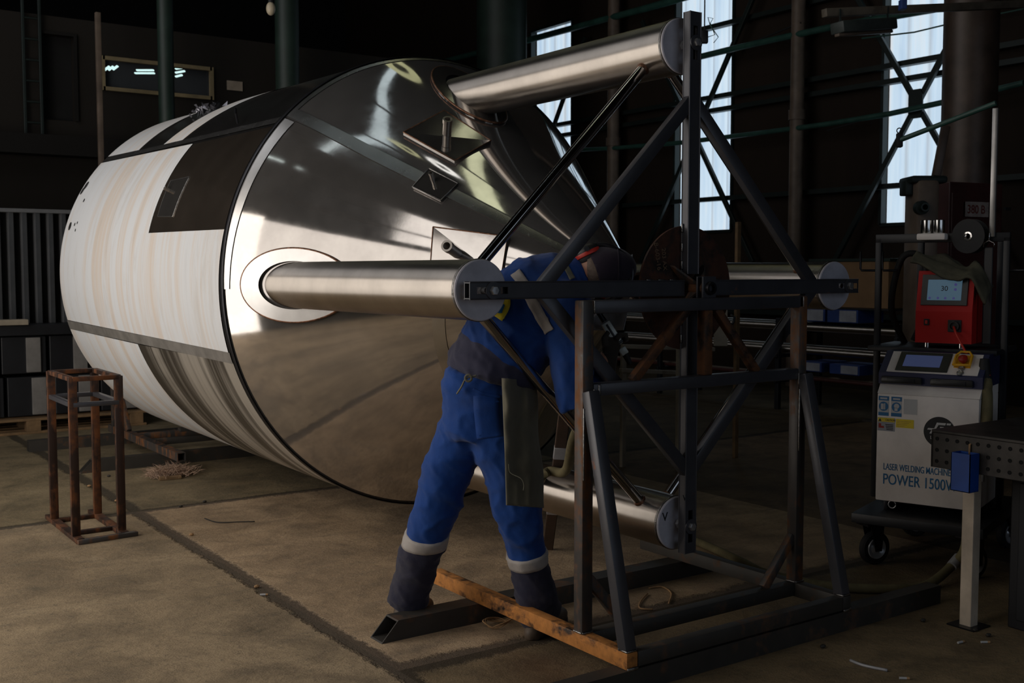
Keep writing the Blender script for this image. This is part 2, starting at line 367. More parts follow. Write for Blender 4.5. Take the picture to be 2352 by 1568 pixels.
# ================================================================== SETTING
GX = -4.4
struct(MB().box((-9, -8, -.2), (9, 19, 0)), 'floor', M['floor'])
struct(MB().box((-9, -8, 9), (9, 19, 9.2)), 'ceiling', M['roof'])
# window wall (X = 8) with three tall openings
wy = [(3.92, 5.04), (7.43, 8.55), (10.94, 12.06)]
wz0, wz1 = 1.98, 5.45
b = MB(); ys = [-8] + [v for w in wy for v in w] + [19]
for i in range(0, len(ys), 2): b.box((8, ys[i], 0), (8.2, ys[i+1], 9))
for a, c in wy: b.box((8, a, 0), (8.2, c, wz0)); b.box((8, a, wz1), (8.2, c, 9))
struct(b, 'wall_right', M['wall'])
for i, (a, c) in enumerate(wy):
    w = thing('window_%d' % (i+1), 'x', 'window', (8.0, (a+c)/2, wz0)); del w['label']; del w['category']; w['kind'] = 'structure'
    b = MB()
    for y in (a, c): b.box((7.97, y-.02, wz0), (8.06, y+.02, wz1))
    for z in (wz0, wz1): b.box((7.97, a, z-.02), (8.06, c, z+.02))
    build(b, 'window_frame', M['girt'], w, 0)
    b = MB(); n = 40
    pr = [[V((8.09 + .018*math.cos(2*PI*4*k/n), a + (c-a)*k/n, z)) for k in range(n+1)] for z in (wz0, wz1)]
    b.rings(pr, False, False); build(b, 'window_pane', M['pane'], w, 180)
# gate wall behind / left of the camera, with the big opening the daylight comes through
g0, g1, gz = -1.0, 5.2, 3.4
gm, gs = 1.38, 4.25                            # side bay made taller and dimmer to shape the cone's reflection
h0, h1, hz0, hz1 = -1.7, 1.25, 4.3, 5.8
n0, n1, nz0, nz1 = 1.42, 1.58, 4.3, 7.8       # added slot, continues the ceiling strip's mirror image     # h0..hz1 above is the high window beside the gate
k0, k1, kz0, kz1 = 2.0, 9.5, 4.1, 8.9       # added upper glazing, widened to light the cone rim and legs
b = MB()
for (y0, y1, z0, z1) in ((-8, h0, 0, 9), (h0, g0, 0, hz0), (g0, gm, gs, hz0), (h0, h1, hz1, 9), (h1, n0, hz0, 9), (gm, n0, gz, hz0), (n0, n1, gz, nz0), (n0, n1, nz1, 9), (n1, k0, gz, 9), (k0, g1, gz, kz0), (k0, k1, kz1, 9), (g1, k1, 0, kz0), (k1, 19, 0, 9)): b.box((GX-.2, y0, z0), (GX, y1, z1))
struct(b, 'wall_left', M['wall'])
struct(MB().box((-9, -8.2, 0), (-4, -8, 9)).box((3, -8.2, 0), (9, -8, 9)).box((-4, -8.2, 4.6), (3, -8, 9)).box((-4, -8.2, 0), (3, -8, .6)), 'wall_front', M['wall'])  # opening cut for the added fill light
struct(MB().box((-9, 19, 0), (9, 19.2, 9)), 'wall_back', M['dark'])
# office block at the far end
b = MB(); wx0, wx1, zz0, zz1 = .15, 1.33, 3.37, 3.69; dx0, dx1, dz0, dz1 = -.45, -.14, 3.0, 3.87
for lo, hi in (((GX, 9, 0), (dx0, 9.15, 4.06)), ((dx0, 9, 0), (dx1, 9.15, dz0)), ((dx0, 9, dz1), (dx1, 9.15, 4.06)), ((dx1, 9, 0), (wx0, 9.15, 4.06)), ((wx0, 9, 0), (wx1, 9.15, zz0)), ((wx0, 9, zz1), (wx1, 9.15, 4.06)), ((wx1, 9, 0), (5.2, 9.15, 4.06))): b.box(lo, hi)
struct(b, 'wall_office', M['office'])
struct(MB().box((GX, 9.15, 4.0), (5.2, 13, 4.06)).box((GX, 9.15, 2.6), (5.2, 13, 2.7)).box((5.05, 9.15, 0), (5.2, 13, 4.06)), 'trim_1', M['office'])
struct(MB().box((GX, 12.9, 2.7), (5.05, 13, 4.0)), 'wall_office_inner', M['officein'])
struct(MB().box((GX, 8.75, 2.62), (.35, 9, 2.82)), 'trim_2', M['roof'])
w = thing('window_4', '', '', (.74, 9, zz0)); del w['label']; del w['category']; w['kind'] = 'structure'
b = MB()
for x in (wx0, wx1): b.box((x-.02, 8.97, zz0-.02), (x+.02, 9.02, zz1+.02))
for z in (zz0, zz1): b.box((wx0, 8.97, z-.02), (wx1, 9.02, z+.02))
build(b, 'window_frame', plain('yellowish_wood_frame', (.22, .17, .09), .6), w, 0)
build(MB().box((wx0, 9.05, zz0), (wx1, 9.056, zz1)), 'window_pane', M['glass'], w, 0)
d = thing('door_1', '', '', (-.3, 9, dz0)); del d['label']; del d['category']; d['kind'] = 'structure'
build(MB().box((dx0, 9.1, dz0), (dx1, 9.13, dz1)), 'door_leaf', M['dark'], d, 0)
build(MB().box((dx0-.03, 8.97, dz0), (dx0, 9.02, dz1)).box((dx1, 8.97, dz0), (dx1+.03, 9.02, dz1)).box((dx0-.03, 8.97, dz1), (dx1+.03, 9.02, dz1+.03)), 'door_frame', M['roof'], d, 0)
# glowing bars behind the office pane stand in for lamp reflections in it
def reflection_panel(nm, lab, pts, th=.01):
    b = MB(); 
    for p, q in pts: b.beam(p, q, .05, .015, bev=0)
    tag(build(b, nm, M['lampreflect'], None, 0, origin=pts[0][0]), lab, 'lamp')
def officept(x, y, z): return on(x, y, 'z', z)
for i, (x0, y0) in enumerate(((243, 158), (252, 158), (262, 157))):
    p = dep(x0-3, y0+3, 13.0); reflection_panel('pane_lamp_reflection', 'slanting glowing bar as lamp reflection in the office window, %s of the left cluster' % ('first', 'second', 'third')[i], [(p, p+RT*.06+UP*.045)])
p = dep(310, 168, 13.0); reflection_panel('pane_lamp_reflection', 'wide glowing panel as lamp reflection in the middle of the office window', [(p, p+RT*.23), (p+UP*.035+RT*.02, p+UP*.035+RT*.22)])
for i in range(3):
    p = dep(403, 158+i*9, 13.0); reflection_panel('pane_lamp_reflection', 'small glowing bar as lamp reflection right of the green column, %s row' % ('upper', 'middle', 'lowest')[i], [(p, p+RT*(.14-.03*i)+UP*.02)])
# roof trusses, dark
for i, y in enumerate((-3.5, .0, 9.0, 12.5)):
    b = MB().box((GX, y-.1, 8.3), (8, y+.1, 8.5))
    for x in range(-6, 8, 2): b.beam((x, y, 8.4), (x+1, y, 9), .1, .1).beam((x+1, y, 9), (x+2, y, 8.4), .1, .1)
    struct(b, 'trim_%d' % (i+3), M['roof'])
# ceiling lamps the polished cone mirrors; strips split and angled to shape their reflections
def sky(name, mat, lab, p, q, w):
    p, q = V((*p, 8.2)), V((*q, 8.2))
    o = thing(name, lab, 'lamp', (p+q)/2)
    build(MB().beam(p, q, w, .06), 'diffuser', mat, o, 0); build(MB().beam(p+Z*.1, q+Z*.1, w+.1, .12), 'housing', M['roof'], o, 0)
for k, (p, q, w_, lab) in enumerate((((1.5, 3.95), (-.45, 2.55), .15, 'above the tank rim'), ((-.55, 2.5), (-2., 1.8), .15, 'above the cone seam'), ((-2.1, 1.78), (-4.7, 1.4), .17, 'nearest the gate wall'))): sky('linear_ceiling_lamp', M['lampcool'], 'cool white lamp strip under the roof ' + lab, p, q, w_)
for k, (p, q, w_, lab) in enumerate((((2.8, 3.6), (2.0, 2.7), .16, 'right of the upper leg'), ((1.95, 2.65), (-.15, 1.5), .2, 'over the pipe stub plate'), ((-.25, 1.45), (-1.9, .6), .34, 'over the cone tip'))): sky('linear_ceiling_lamp', M['lampyel'], 'yellowish lamp strip under the roof ' + lab, p, q, w_)
for i, (x, y, r, mt, lab) in enumerate(((-1.25, 1.45, .20, 'lampring', 'small bright ring lamp under the roof between both strips'), (-1.6, 1.75, .14, 'lampringy', 'small yellow disc lamp under the roof beside the bright ring'), (1.75, 4.05, .42, 'lampringy', 'large yellow disc lamp under the roof over the upper tank leg'))):
    o = thing('round_ceiling_lamp', lab, 'lamp', (x, y, 8.2))
    b = MB(); b.lathe([(r*.45, 0), (r, 0), (r, .05), (r*.45, .05), (r*.45, 0)], (x, y, 8.15), Z); build(b, 'glow_ring', M[mt], o)
    build(MB().lathe([(.01, .05), (r*1.1, .05), (r*1.1, .12), (.01, .12)], (x, y, 8.16), Z), 'housing', M['roof'], o)
# ================================================================== TANK
ZC = 1.379; TA = .30; YR = 1.93; RR = 1.19; Y2 = 5.1; ZC2 = 1.425; R2 = 1.205
KC = RR/(YR-TA)
tank = thing('conical_tank', 'large stainless steel tank lying on its side with a cone end and four tubular legs', 'tank', (0, 3.2, 0))
TO = V((0, 3.2, 0))
def cylP(ph, y, off=0.0):
    f = (y-YR)/(Y2-YR); r = RR + (R2-RR)*f + off; zc = ZC + (ZC2-ZC)*f
    return V((r*math.cos(ph), y, zc + r*math.sin(ph)))
def coneP(ph, y, off=0.0):
    s_ = max(0, (y-1.42)/(YR-1.42)); q = math.degrees(ph) % 360; w_ = .3 + .7*min(1, max(0, (q-127)/12)) if q < 340 else .3
    r = KC*(y-TA) + off + .013*w_*6.75*s_*s_*(1-s_); return V((r*math.cos(ph), y - off*.8, ZC + r*math.sin(ph)))   # sheet bellies slightly before the rim
D2R = PI/180
def patch(fn, poly, off, nu=24, nv=12, thick=None):
    """bilinear quad in (phi deg, y) space laid on the surface"""
    (a0, y0), (a1, y1), (a2, y2), (a3, y3) = poly; b = MB()
    def pt(u, v, o):
        ph = (a0*(1-u)+a1*u)*(1-v) + (a3*(1-u)+a2*u)*v; y = (y0*(1-u)+y1*u)*(1-v) + (y3*(1-u)+y2*u)*v
        return fn(ph*D2R, y, o)
    rs = [[pt(i/nu, j/nv, off) for i in range(nu+1)] for j in range(nv+1)]
    b.rings(rs, False, False)
    if thick:
        lo = [[pt(i/nu, j/nv, off-thick) for i in range(nu+1)] for j in range(nv+1)]
        edge = [(i, 0) for i in range(nu+1)] + [(nu, j) for j in range(1, nv+1)] + [(i, nv) for i in range(nu-1, -1, -1)] + [(0, j) for j in range(nv-1, 0, -1)]
        b.rings([[rs[j][i] for i, j in edge], [lo[j][i] for i, j in edge]], False)
    return b
n = 160
b = MB(); prof = [(YR, 0), (YR+.02, 0)] + [(YR+.02+(Y2-YR-.02)*k/24, 0) for k in range(1, 25)]
rs = [[cylP(2*PI*k/n, y) for k in range(n)] for y, _ in prof]
for f, rr in ((.06, .99), (.13, .93), (.19, .8), (.24, .6), (.27, .3), (.28, .02)):
    rs.append([V((R2*rr*math.cos(2*PI*k/n), Y2+f, ZC2+R2*rr*math.sin(2*PI*k/n))) for k in range(n)])
b.rings(rs, True); build(b, 'shell', M['brushed'], tank, 60)
def cone_panel(a0, a1, mat, name, off):
    b = MB(); m = 26; nn = max(8, int(abs(a1-a0)/2.5))
    ys_ = [TA+.10+(YR-TA-.10)*k/m for k in range(m+1)]
    b.rings([[coneP((a0+(a1-a0)*k/nn)*D2R, y, off) for k in range(nn+1)] for y in ys_], False, False)
    return build(b, name, mat, tank, 60)
cone_panel(-24, 136.6, M['mirror'], 'cone_panel', .002)
cone_panel(136.6, 336, M['satin'], 'cone_panel', 0)
b = MB(); b.lathe([(.30*0+KC*.10, 0), (.075, -.02), (.06, -.05), (.06, -.10), (.052, -.10), (.052, 0)], (0, TA+.10, ZC), Y, 40); build(b, 'outlet', M['leg'], tank, 30)
# rim ring between cone and cylinder
b = MB(); b.lathe([(RR+.004, -.012), (RR+.008, 0), (RR+.008, .014), (RR+.001, .022), (RR-.02, .0)], (0, YR, ZC), Y, n); build(b, 'rim_weld', M['blackmetal'], tank, 60)
b = patch(coneP, [(136.2, 1.92), (133.4, 1.92), (131.5, .55), (139, .55)], .004, 6, 30); build(b, 'seam_strip', M['strip'], tank, 180)
b = patch(coneP, [(-20, 1.93), (136, 1.93), (136, 1.90), (-20, 1.90)], .004, 60, 2); build(b, 'rim_strip', M['strip'], tank, 180)
b = patch(coneP, [(186, 1.05), (262, 1.21), (262, 1.16), (186, 1.0)], .003, 50, 2); build(b, 'seam_strip', M['strip'], tank, 180)
b = patch(coneP, [(137, 1.93), (181, 1.93), (181, 1.895), (137, 1.865)], .003, 40, 2); build(b, 'rim_strip', M['padring'], tank, 180)
# protective film sheets and bands on the cylinder
def film(poly, mat, name='protective_film', off=.004, lab=None, nu=30, nv=24):
    o = build(patch(cylP, poly, off, nu, nv), name, mat, tank, 180)
    if lab: o['label'] = lab
    return o
film([(139, 5.08), (196, 5.12), (196, 3.16), (139.6, 3.12)], M['film'], lab='white film sheet on the upper side of the cylinder')
film([(167.4, 3.17), (196, 3.17), (196, 1.985), (167.2, 1.965)], M['film'], lab='white film strip below the bare dark window')
film([(199.3, 5.14), (262, 5.14), (262, 3.40), (199.3, 3.52)], M['film'], lab='white film sheet on the underside of the cylinder')
film([(199.3, 3.51), (262, 3.39), (262, 1.965), (198.6, 1.965)], M['smear'], lab='film smeared with dark brown streaks')
film([(136.0, 5.06), (104, 5.1), (104, 4.25), (136.4, 4.30)], M['film'], lab='white film sheet at the far top of the cylinder')
film([(137.2, 3.78), (104, 3.46), (104, 3.05), (137.4, 3.43)], M['film'], lab='narrow white film strip across the top of the cylinder')
film([(139.7, 3.10), (167.2, 3.16), (167.2, 1.965), (139.7, 1.965)], M['darkmirror'], 'bare_window', .003, 'bare mirror-dark sheet left open in the film')
film([(136.6, 5.05), (138.7, 5.05), (138.7, 1.96), (136.6, 1.96)], M['strip'], 'seam_band', .0045, None, 3, 30)
film([(196.2, 5.14), (199.2, 5.14), (198.8, 1.97), (196.0, 1.97)], M['greyband'], 'seam_band', .0045, 'dull grey band along the lower seam', 3, 30)
b = MB()
for a, y, r in ((164, 4.98, .030), (163.5, 4.86, .012), (165.5, 4.80, .010), (163, 4.80, .010), (155, 4.85, .014), (149, 5.02, .035), (151, 5.04, .03)):
    p = cylP(a*D2R, y, .005); nn_ = V((math.cos(a*D2R), 0, math.sin(a*D2R))); b.lathe([(.001, 0), (r, 0), (r, .001), (.001, .0015)], p, nn_, 16)
build(b, 'film_hole', M['dark'], tank, 0, label='small dark holes burnt in the far edge of the film', kind='stuff')
# weld plates
def weld_edge(fn, poly, off, mat, name, r=.005, parent=None):
    b = MB(); pts = []
    for i in range(4):
        (a, y), (c, d) = poly[i], poly[(i+1) % 4]
        for k in range(16): pts.append(fn((a+(c-a)*k/16)*D2R, y+(d-y)*k/16, off))
    pts.append(pts[0]); b.tube(pts, r, 6, False); return build(b, name, mat, parent or tank, 180)
def plate(fn, poly, mat, wmat, nz=None, lab=None, thick=.006, off=.007, nr=.014, nh=.09):
    if fn is coneP:
        cs = [fn(a*D2R, y, off) for a, y in poly]; ce = sum(cs, V((0, 0, 0)))/4; nn_ = (cs[2]-cs[0]).cross(cs[3]-cs[1]).normalized()
        if nn_.dot(ce - V((0, ce.y, ZC))) < 0: nn_ = -nn_
        am = sum(a for a, y in poly)/4; ym = sum(y for a, y in poly)/4
        lift = max(0, (fn(am*D2R, ym, off) - ce).dot(nn_)) + .003; cs = [c + nn_*lift for c in cs]
        o = build(MB().prism([c - nn_*(lift + thick) for c in cs], nn_*(lift + thick)), 'patch_plate', mat, tank, 0)
        if lab: o['label'] = lab
        build(MB().tube(cs + [cs[0]], .0035, 6, False), 'weld_bead', wmat, o, 180)
        if nz:
            p = cs[0]*0; a, y = nz; q0 = fn(a*D2R, y, 0); p = q0 + nn_*((cs[0]-q0).dot(nn_)); dd = nn_
            b = MB(); b.lathe([(nr, 0), (nr, nh*.72), (nr*1.12, nh*.74), (nr*1.12, nh), (nr*.72, nh), (nr*.72, nh*.3), (.001, nh*.3)], p, dd, 20); build(b, 'nozzle', M['leg'], o, 35)
        return o
    o = build(patch(fn, poly, off, 14, 10, thick), 'patch_plate', mat, tank, 30)
    if lab: o['label'] = lab
    weld_edge(fn, poly, off-.003, wmat, 'weld_bead', .0035, o)
    if nz:
        a, y = nz; p = fn(a*D2R, y, off); q = fn(a*D2R, y, off+.2); dd = (q-p).normalized()
        b = MB(); b.lathe([(nr, 0), (nr, nh*.72), (nr*1.12, nh*.74), (nr*1.12, nh), (nr*.72, nh), (nr*.72, nh*.3), (.001, nh*.3)], p, dd, 20); build(b, 'nozzle', M['leg'], o, 35)
    return o
plate(coneP, [(123.3, 1.46), (105.3, 1.48), (100.3, 1.23), (121.4, 1.20)], M['plate'], M['weldbrown'], (112.3, 1.35), 'large bare plate with a short pipe stub, high on the cone', nr=.021, nh=.085)
plate(coneP, [(130.2, 1.25), (129.7, 1.11), (141.0, 1.12), (140.4, 1.25)], M['plate'], M['weld'], (134.0, 1.2), 'small bare plate with a thin tube lying over the seam', nr=.010, nh=.055)
plate(coneP, [(153.6, 1.09), (145.6, .81), (175.5, .79), (178.0, 1.06)], M['satin'], M['weldbrown'], (163.3, .97), 'large bright plate with a pipe stub beside the left leg', nr=.023, nh=.13)
plate(cylP, [(152.4, 3.06), (152.0, 2.76), (163.2, 2.78), (162.9, 3.04)], M['plate'], M['weld'], (155.5, 3.0), 'small dark plate inside the bare window of the cylinder', nr=.010, nh=.03)
# crumpled foil on top, small flap tool on the seam
b = MB()
for k in range(40):
    c = cylP((119+random.gauss(0, 1.6))*D2R, 3.84+random.gauss(0, .10), .012+abs(random.gauss(0, .02))); a = [V([random.uniform(-.028, .028) for _ in range(3)]) for _ in range(3)]
    b.faces([c+a[0], c+a[1], c+a[2], c-a[0]*.6+a[1]*.3], [(0, 1, 2), (0, 2, 3), (1, 3, 2)])
build(b, 'torn_film_clump', M['foil'], tank, 0, kind='stuff')
p = cylP(135.5*D2R, 2.56, .01); build(MB().tube([p, p+V((-.01, .0, .05)), p+V((.02, .08, .09))], .006, 6), 'clip', M['blackmetal'], tank)
# legs (219 mm tubes) with pads and caps
RL, LR = .951, .108
legs = {'left': (PI, 1.86), 'right': (0, 1.86), 'top': (PI/2, 1.86), 'bottom': (-PI/2, 1.86)}
for nm, (ph, ye) in legs.items():
    c = V((RL*math.cos(ph), 0, ZC + RL*math.sin(ph)))
    b = MB(); b.tube([c+Y*.062, c+Y*(ye)], LR, 56, False); lg = build(b, 'leg', M['leg'], tank, 60)
    lg['label'] = {'left': 'left horizontal tube leg', 'right': 'right horizontal tube leg', 'top': 'upper tube leg', 'bottom': 'lower tube leg near the floor'}[nm]
    b = MB(); b.lathe([(.001, .055), (LR-.004, .055), (LR, .058), (LR, .066), (.001, .066)], c, Y, 56); build(b, 'end_cap', M['capplate'], lg, 30)
    b = MB(); b.lathe([(LR-.002, .064), (LR+.0035, .068), (LR+.003, .074), (LR-.002, .078)], c, Y, 56); build(b, 'weld_bead', M['weld'], lg, 60)
    # oval doubler pad on the cone around the leg
    b = MB(); rin, rout, m = [], [], 64; ra, rb = .150, .165
    for k in range(m):
        t = 2*PI*k/m; out_ = []
        for rr in (LR-.01, ra, rb):
            px_, pz_ = c.x + rr*1.12*math.cos(t), c.z + rr*1.12*math.sin(t)
            r_ = math.hypot(px_, pz_-ZC); ph_ = math.atan2(pz_-ZC, px_); out_.append((ph_, TA + min(r_, RR*.985)/KC))
        rin.append(out_)
    b.rings([[coneP(q[i][0], q[i][1], o_) for q in rin] for i, o_ in ((0, .014), (1, .014), (1, .001))], False)
    build(b, 'leg_pad', M['padring'] if nm == 'left' else M['plate'], lg, 40)
    b = MB(); b.tube([coneP(q[1][0], q[1][1], .010) for q in rin] + [coneP(rin[0][1][0], rin[0][1][1], .010)], .006, 8, False); build(b, 'weld_bead', M['weldbrown'], lg, 180)
text('marker_letter', 'V', .05, M['ink'], on(1521, 1197, 'y', .0542), X, Z, tank)
# round bracing tubes between the legs
def brace(p, q, lab): 
    o = build(MB().cyl(p, q, .0215, 28), 'brace_tube', M['rod'], tank, 60); o['label'] = lab
    b = MB()
    for e, d in ((V(p), V(q)), (V(q), V(p))):
        dd = (d-e).normalized(); b.lathe([(.021, -.01), (.028, .002), (.022, .012)], e, dd, 20)
    build(b, 'weld_bead', M['weldbrown'], o, 180)
def legp(ph, y, toward):  # point on a leg surface facing another leg
    c = V((RL*math.cos(ph), y, ZC+RL*math.sin(ph))); t = V((RL*math.cos(toward), y, ZC+RL*math.sin(toward))); return c + (t-c).normalized()*(LR-.002)
pTL = on(1455, 162, 'y', .20)
brace(legp(PI, .20, PI/2), legp(PI/2, .20, PI), 'tube from the left leg up to the top leg')
brace(legp(PI, .20, -PI/2), legp(-PI/2, .20, PI), 'tube from the left leg down to the bottom leg')
brace(legp(0, .20, PI/2), legp(PI/2, .20, 0), 'tube from the right leg up to the top leg')
brace(legp(0, .20, -PI/2), legp(-PI/2, .20, 0), 'tube from the right leg down to the bottom leg')
# ================================================================== CROSS JIG bolted to the four legs
jig = thing('cross_jig', 'black steel cross frame with diagonal struts bolted to the ends of the tank legs', 'welding jig', (0, 0, ZC))
AW, AD = .058, .036
CC = V((0, 0, ZC))
def slotted(dirv, r0, r1, side, slot_c, slot_l, sw, name):
    """flat tube with a long slot through its front and back face; side: in-plane perpendicular"""
    d, s_ = V(dirv), V(side); b = MB(); a0, a1 = slot_c-slot_l/2, slot_c+slot_l/2
    h = AW/2
    def bx(u0, u1, v0, v1, t0, t1):
        c = CC + d*(u0+u1)/2 + s_*(v0+v1)/2 + Y*(t0+t1)/2; b.obox(c, d, s_, Y, u1-u0, v1-v0, t1-t0, .0)
    w = .004
    for t0, t1 in ((-AD/2, -AD/2+w), (AD/2-w, AD/2)):
        bx(r0, a0, -h, h, t0, t1); bx(a1, r1, -h, h, t0, t1); bx(a0, a1, -h, -sw/2, t0, t1); bx(a0, a1, sw/2, h, t0, t1)
    for v0, v1 in ((-h, -h+w), (h-w, h)): bx(r0, r1, v0, v1, -AD/2+w, AD/2-w)
    # rounded long edges
    for v in (-h, h):
        for t in (-AD/2, AD/2): b.tube([CC+d*r0+s_*(v*.985)+Y*(t*.97), CC+d*r1+s_*(v*.985)+Y*(t*.97)], .003, 8)
    return build(b, name, M['scale'], jig, 40)
ext = {'left': 1.045, 'right': 1.02, 'top': 1.07, 'bottom': 1.06}
for nm, d, sd in (('left', -X, Z), ('right', X, Z), ('top', Z, X), ('bottom', -Z, X)):
    a = slotted(d, .055 if nm in ('top', 'bottom') else .045, ext[nm], sd, RL, .13, .024, 'arm'); a['label'] = '%s arm of the cross' % {'left': 'left', 'right': 'right', 'top': 'upper', 'bottom': 'lower'}[nm]
    c = CC + d*RL - Y*AD/2
    b = MB(); b.lathe([(.001, .0), (.030, 0), (.030, -.006), (.001, -.006)], c, Y, 28); wsh = build(b, 'washer', M['scale'], jig, 40)
    b = MB(); b.lathe([(.001, -.006), (.0165, -.006), (.0165, -.017), (.014, -.019), (.001, -.0195)], c, Y, 6); build(b, 'bolt', M['bolt'], jig, 20)
    b = MB(); b.cyl(CC+d*RL+Y*AD/2, CC+d*RL+Y*.056, .011, 16); b.lathe([(.001, .036), (.019, .036), (.019, .05), (.001, .05)], CC+d*RL, Y, 6); build(b, 'spacer_nut', M['bolt'], jig, 20)
for sx in (-1, 1):
    for sz in (-1, 1):
        p, q = CC + V((sx*.735, .0005, sz*.004)), CC + V((sx*.004, .0005, sz*.735))
        dd = (q-p).normalized(); p2, q2 = p - dd*.0, q + dd*.0
        build(MB().beam(p2, q2, .050, .034, up=Y, bev=.004), 'diagonal_strut', M['scale'], jig, 40)
b = MB(); b.lathe([(.03, .0), (.245, 0), (.245, .010), (.03, .010), (.03, 0)], CC + Y*(AD/2+.001), Y, 72); hp = build(b, 'hub_plate', M['rustdark'], jig, 30)
text('chalk_marking', '8-603-16', .030, M['chalk'], CC + V((-.175, AD/2-.0005, .175)), (.18, 0, -1), (1, 0, .18), hp)
text('chalk_marking', '203 AX', .028, M['chalk'], CC + V((-.135, AD/2-.0005, .155)), (.12, 0, -1), (1, 0, .12), hp)
b = MB(); b.cyl(CC+Y*.02, CC-Y*.098, .024, 28); build(b, 'shaft', M['rustmid'], jig, 40)
for a in (45, 135, 225, 315):
    d = V((math.cos(a*D2R), 0, math.sin(a*D2R))); s_ = V((-d.z, 0, d.x))
    poly = [CC + d*.026 + Y*(AD/2), CC + d*.125 + Y*(AD/2), CC + d*.118 + Y*.002, CC + d*.026 - Y*.062]
    build(MB().prism([p - s_*.004 for p in poly], s_*.008), 'gusset', M['scale2'], jig, 0)
def bead(parent, c, dx, dy, dz, r=.003): build(MB().obox(c, X, Y, Z, dx, dy, dz, r), 'weld_bead', M['weld'], parent, 60)
for t in (.09, .16, .235, -.06, -.13, -.2): bead(jig, CC + V((-AW/2-.004, AD/2-.006, t)), .008, .01, .035)
for x in (-.2, -.14, -.08, .1, .16): bead(jig, CC + V((x, AD/2-.006, AW/2+.003)), .035, .01, .007)
text('marker_letter', 'V', .035, M['ink'], on(1568, 1150, 'y', -.0185), X, Z, jig)
# ================================================================== STAND
st = thing('welding_stand', 'black and rusty steel trestle stand carrying the hub of the cross frame', 'stand', (-.04, .2, 0))
XL, XR, TB = -.613, .53, .05     # centre lines of both side frames, tube width
YP, YF = -.10, -.345             # upright / inclined foot
RZ0, RZ1 = .08, .14
def member(nm, p, q, w, h, mat, up=Z, bev=.005): return build(MB().beam(p, q, w, h, up, bev), nm, M[mat], st, 40)
# floor skids
b = MB(); b.hbeam((-.98, -.34, .04), (1.16, -.34, .04), .07, .08, .005); build(b, 'skid', M['skid'], st, 0)
b = MB(); b.hbeam((-1.085+.075, .605, .04), (.72, .605, .04), .095, .08, .005, cut=.075); build(b, 'skid', M['skid'], st, 0)
for x, mt in ((XL, 'rusty'), (XR, 'skid')):
    member('side_rail', (x, -.372, .11), (x, .93 if x < 0 else .85, .11), TB, .06, mt)
    member('upright', (x, YP, RZ1), (x, YP, 1.342), TB, TB, 'scale2')
    ft, tp = V((x, YF, RZ1)), V((x, YP-TB/2-.012, 1.02))
    member('raking_leg', ft, tp, TB, .045, 'scale', up=Y)
member('front_sill', (XL+TB/2, -.35, .112), (XR-TB/2, -.35, .112), .045, .055, 'skid')
member('rear_sill', (XL+TB/2, YP+.0, .112), (XR-TB/2, YP+.0, .112), .05, .055, 'skid')
member('sill_brace', (XL+.19, YP, .14), (XL+.02, YP, .335), .04, .03, 'scale2', up=Y)
member('sill_brace', (XR-.19, YP, .14), (XR-.02, YP, .335), .04, .03, 'scale2', up=Y)
member('top_beam', (XL+TB/2, YP, 1.318), (XR+.0, YP, 1.318), TB, .048, 'scale')
member('cross_beam', (XL+TB/2, YP, 1.02), (XR-TB/2, YP, 1.02), TB, .046, 'scale')
cx_ = -.008
member('king_post', (cx_-.005, YP, 1.043), (cx_-.005, YP, 1.295), .044, .044, 'rustmid', up=Y)
member('strut', (-.385, YP, 1.04), (-.115, YP, 1.30), .034, .034, 'rustmid', up=Y)
member('strut', (.275, YP, 1.04), (.04, YP, 1.30), .034, .034, 'rustmid', up=Y)
for yy in (-.105, -.075):
    b = MB(); b.box((-.036, yy-.004, 1.342), (.036, yy+.004, 1.425), .002); build(b, 'bearing_plate', M['scale'], st, 20)
b = MB(); b.lathe([(.015, -.012), (.024, -.012), (.026, -.006), (.026, .004), (.015, .004), (.015, -.012)], (0, -.112, ZC), Y, 36); build(b, 'bearing_ring', M['blackmetal'], st, 40)
for x in (XL, XR):
    bead(st, (x, YP-TB/2-.002, RZ1+.003), .05, .008, .008); bead(st, (x-TB/2, YP, RZ1+.003), .008, .05, .007); bead(st, (x, YF, RZ1+.003), .05, .05, .008); bead(st, (x, -.374, .083), .05, .008, .014, .004)
    bead(st, (x+TB/2*(1 if x < 0 else -1), YP-.026, 1.0), .006, .006, .05, .002); bead(st, (x-.026, YP-TB/2-.008, .83), .006, .006, .26, .002)
bead(st, (XL+TB/2+.002, YP-TB/2, 1.318), .006, .006, .045, .002); bead(st, (XR-.004, YP-TB/2-.001, 1.318), .005, .006, .045, .002); bead(st, (XL+.05, YP-TB/2-.002, 1.02), .012, .006, .04)
# ================================================================== SMALL RUSTY RACK at left
rk = thing('steel_rack', 'narrow rusty four-legged open steel rack standing on the floor at far left', 'rack', (-1.52, 3.2, 0))
rx0, rx1, ry0, ry1 = -1.645, -1.405, 2.965, 3.46
for x in (rx0, rx1):
    for y in (ry0, ry1): build(MB().beam((x, y, .025), (x, y, .875), .044, .03, up=Y, bev=.003), 'leg', M['rackrust'], rk, 40)
for nm, z, mt in (('top_rail', .868, 'rackrust'), ('shelf_rail', .73, 'scale')):
    for x in (rx0, rx1): build(MB().beam((x, ry0, z), (x, ry1, z), .032, .025, bev=.003), nm, M[mt], rk, 40)
    for y in (ry0, ry1): build(MB().beam((rx0, y, z), (rx1, y, z), .032, .025, bev=.003), nm, M[mt], rk, 40)
for x, e in ((rx0, .11), (rx1, .06)): build(MB().beam((x, ry0-e, .0125), (x, ry1+.14, .0125), .045, .025, bev=.003), 'base_rail', M['rackrust'], rk, 40)
build(MB().beam((rx0-.02, ry0-.11, .0125), (rx1+.06, ry0-.085, .0125), .035, .025, bev=.003), 'base_rail', M['scale2'], rk, 40)
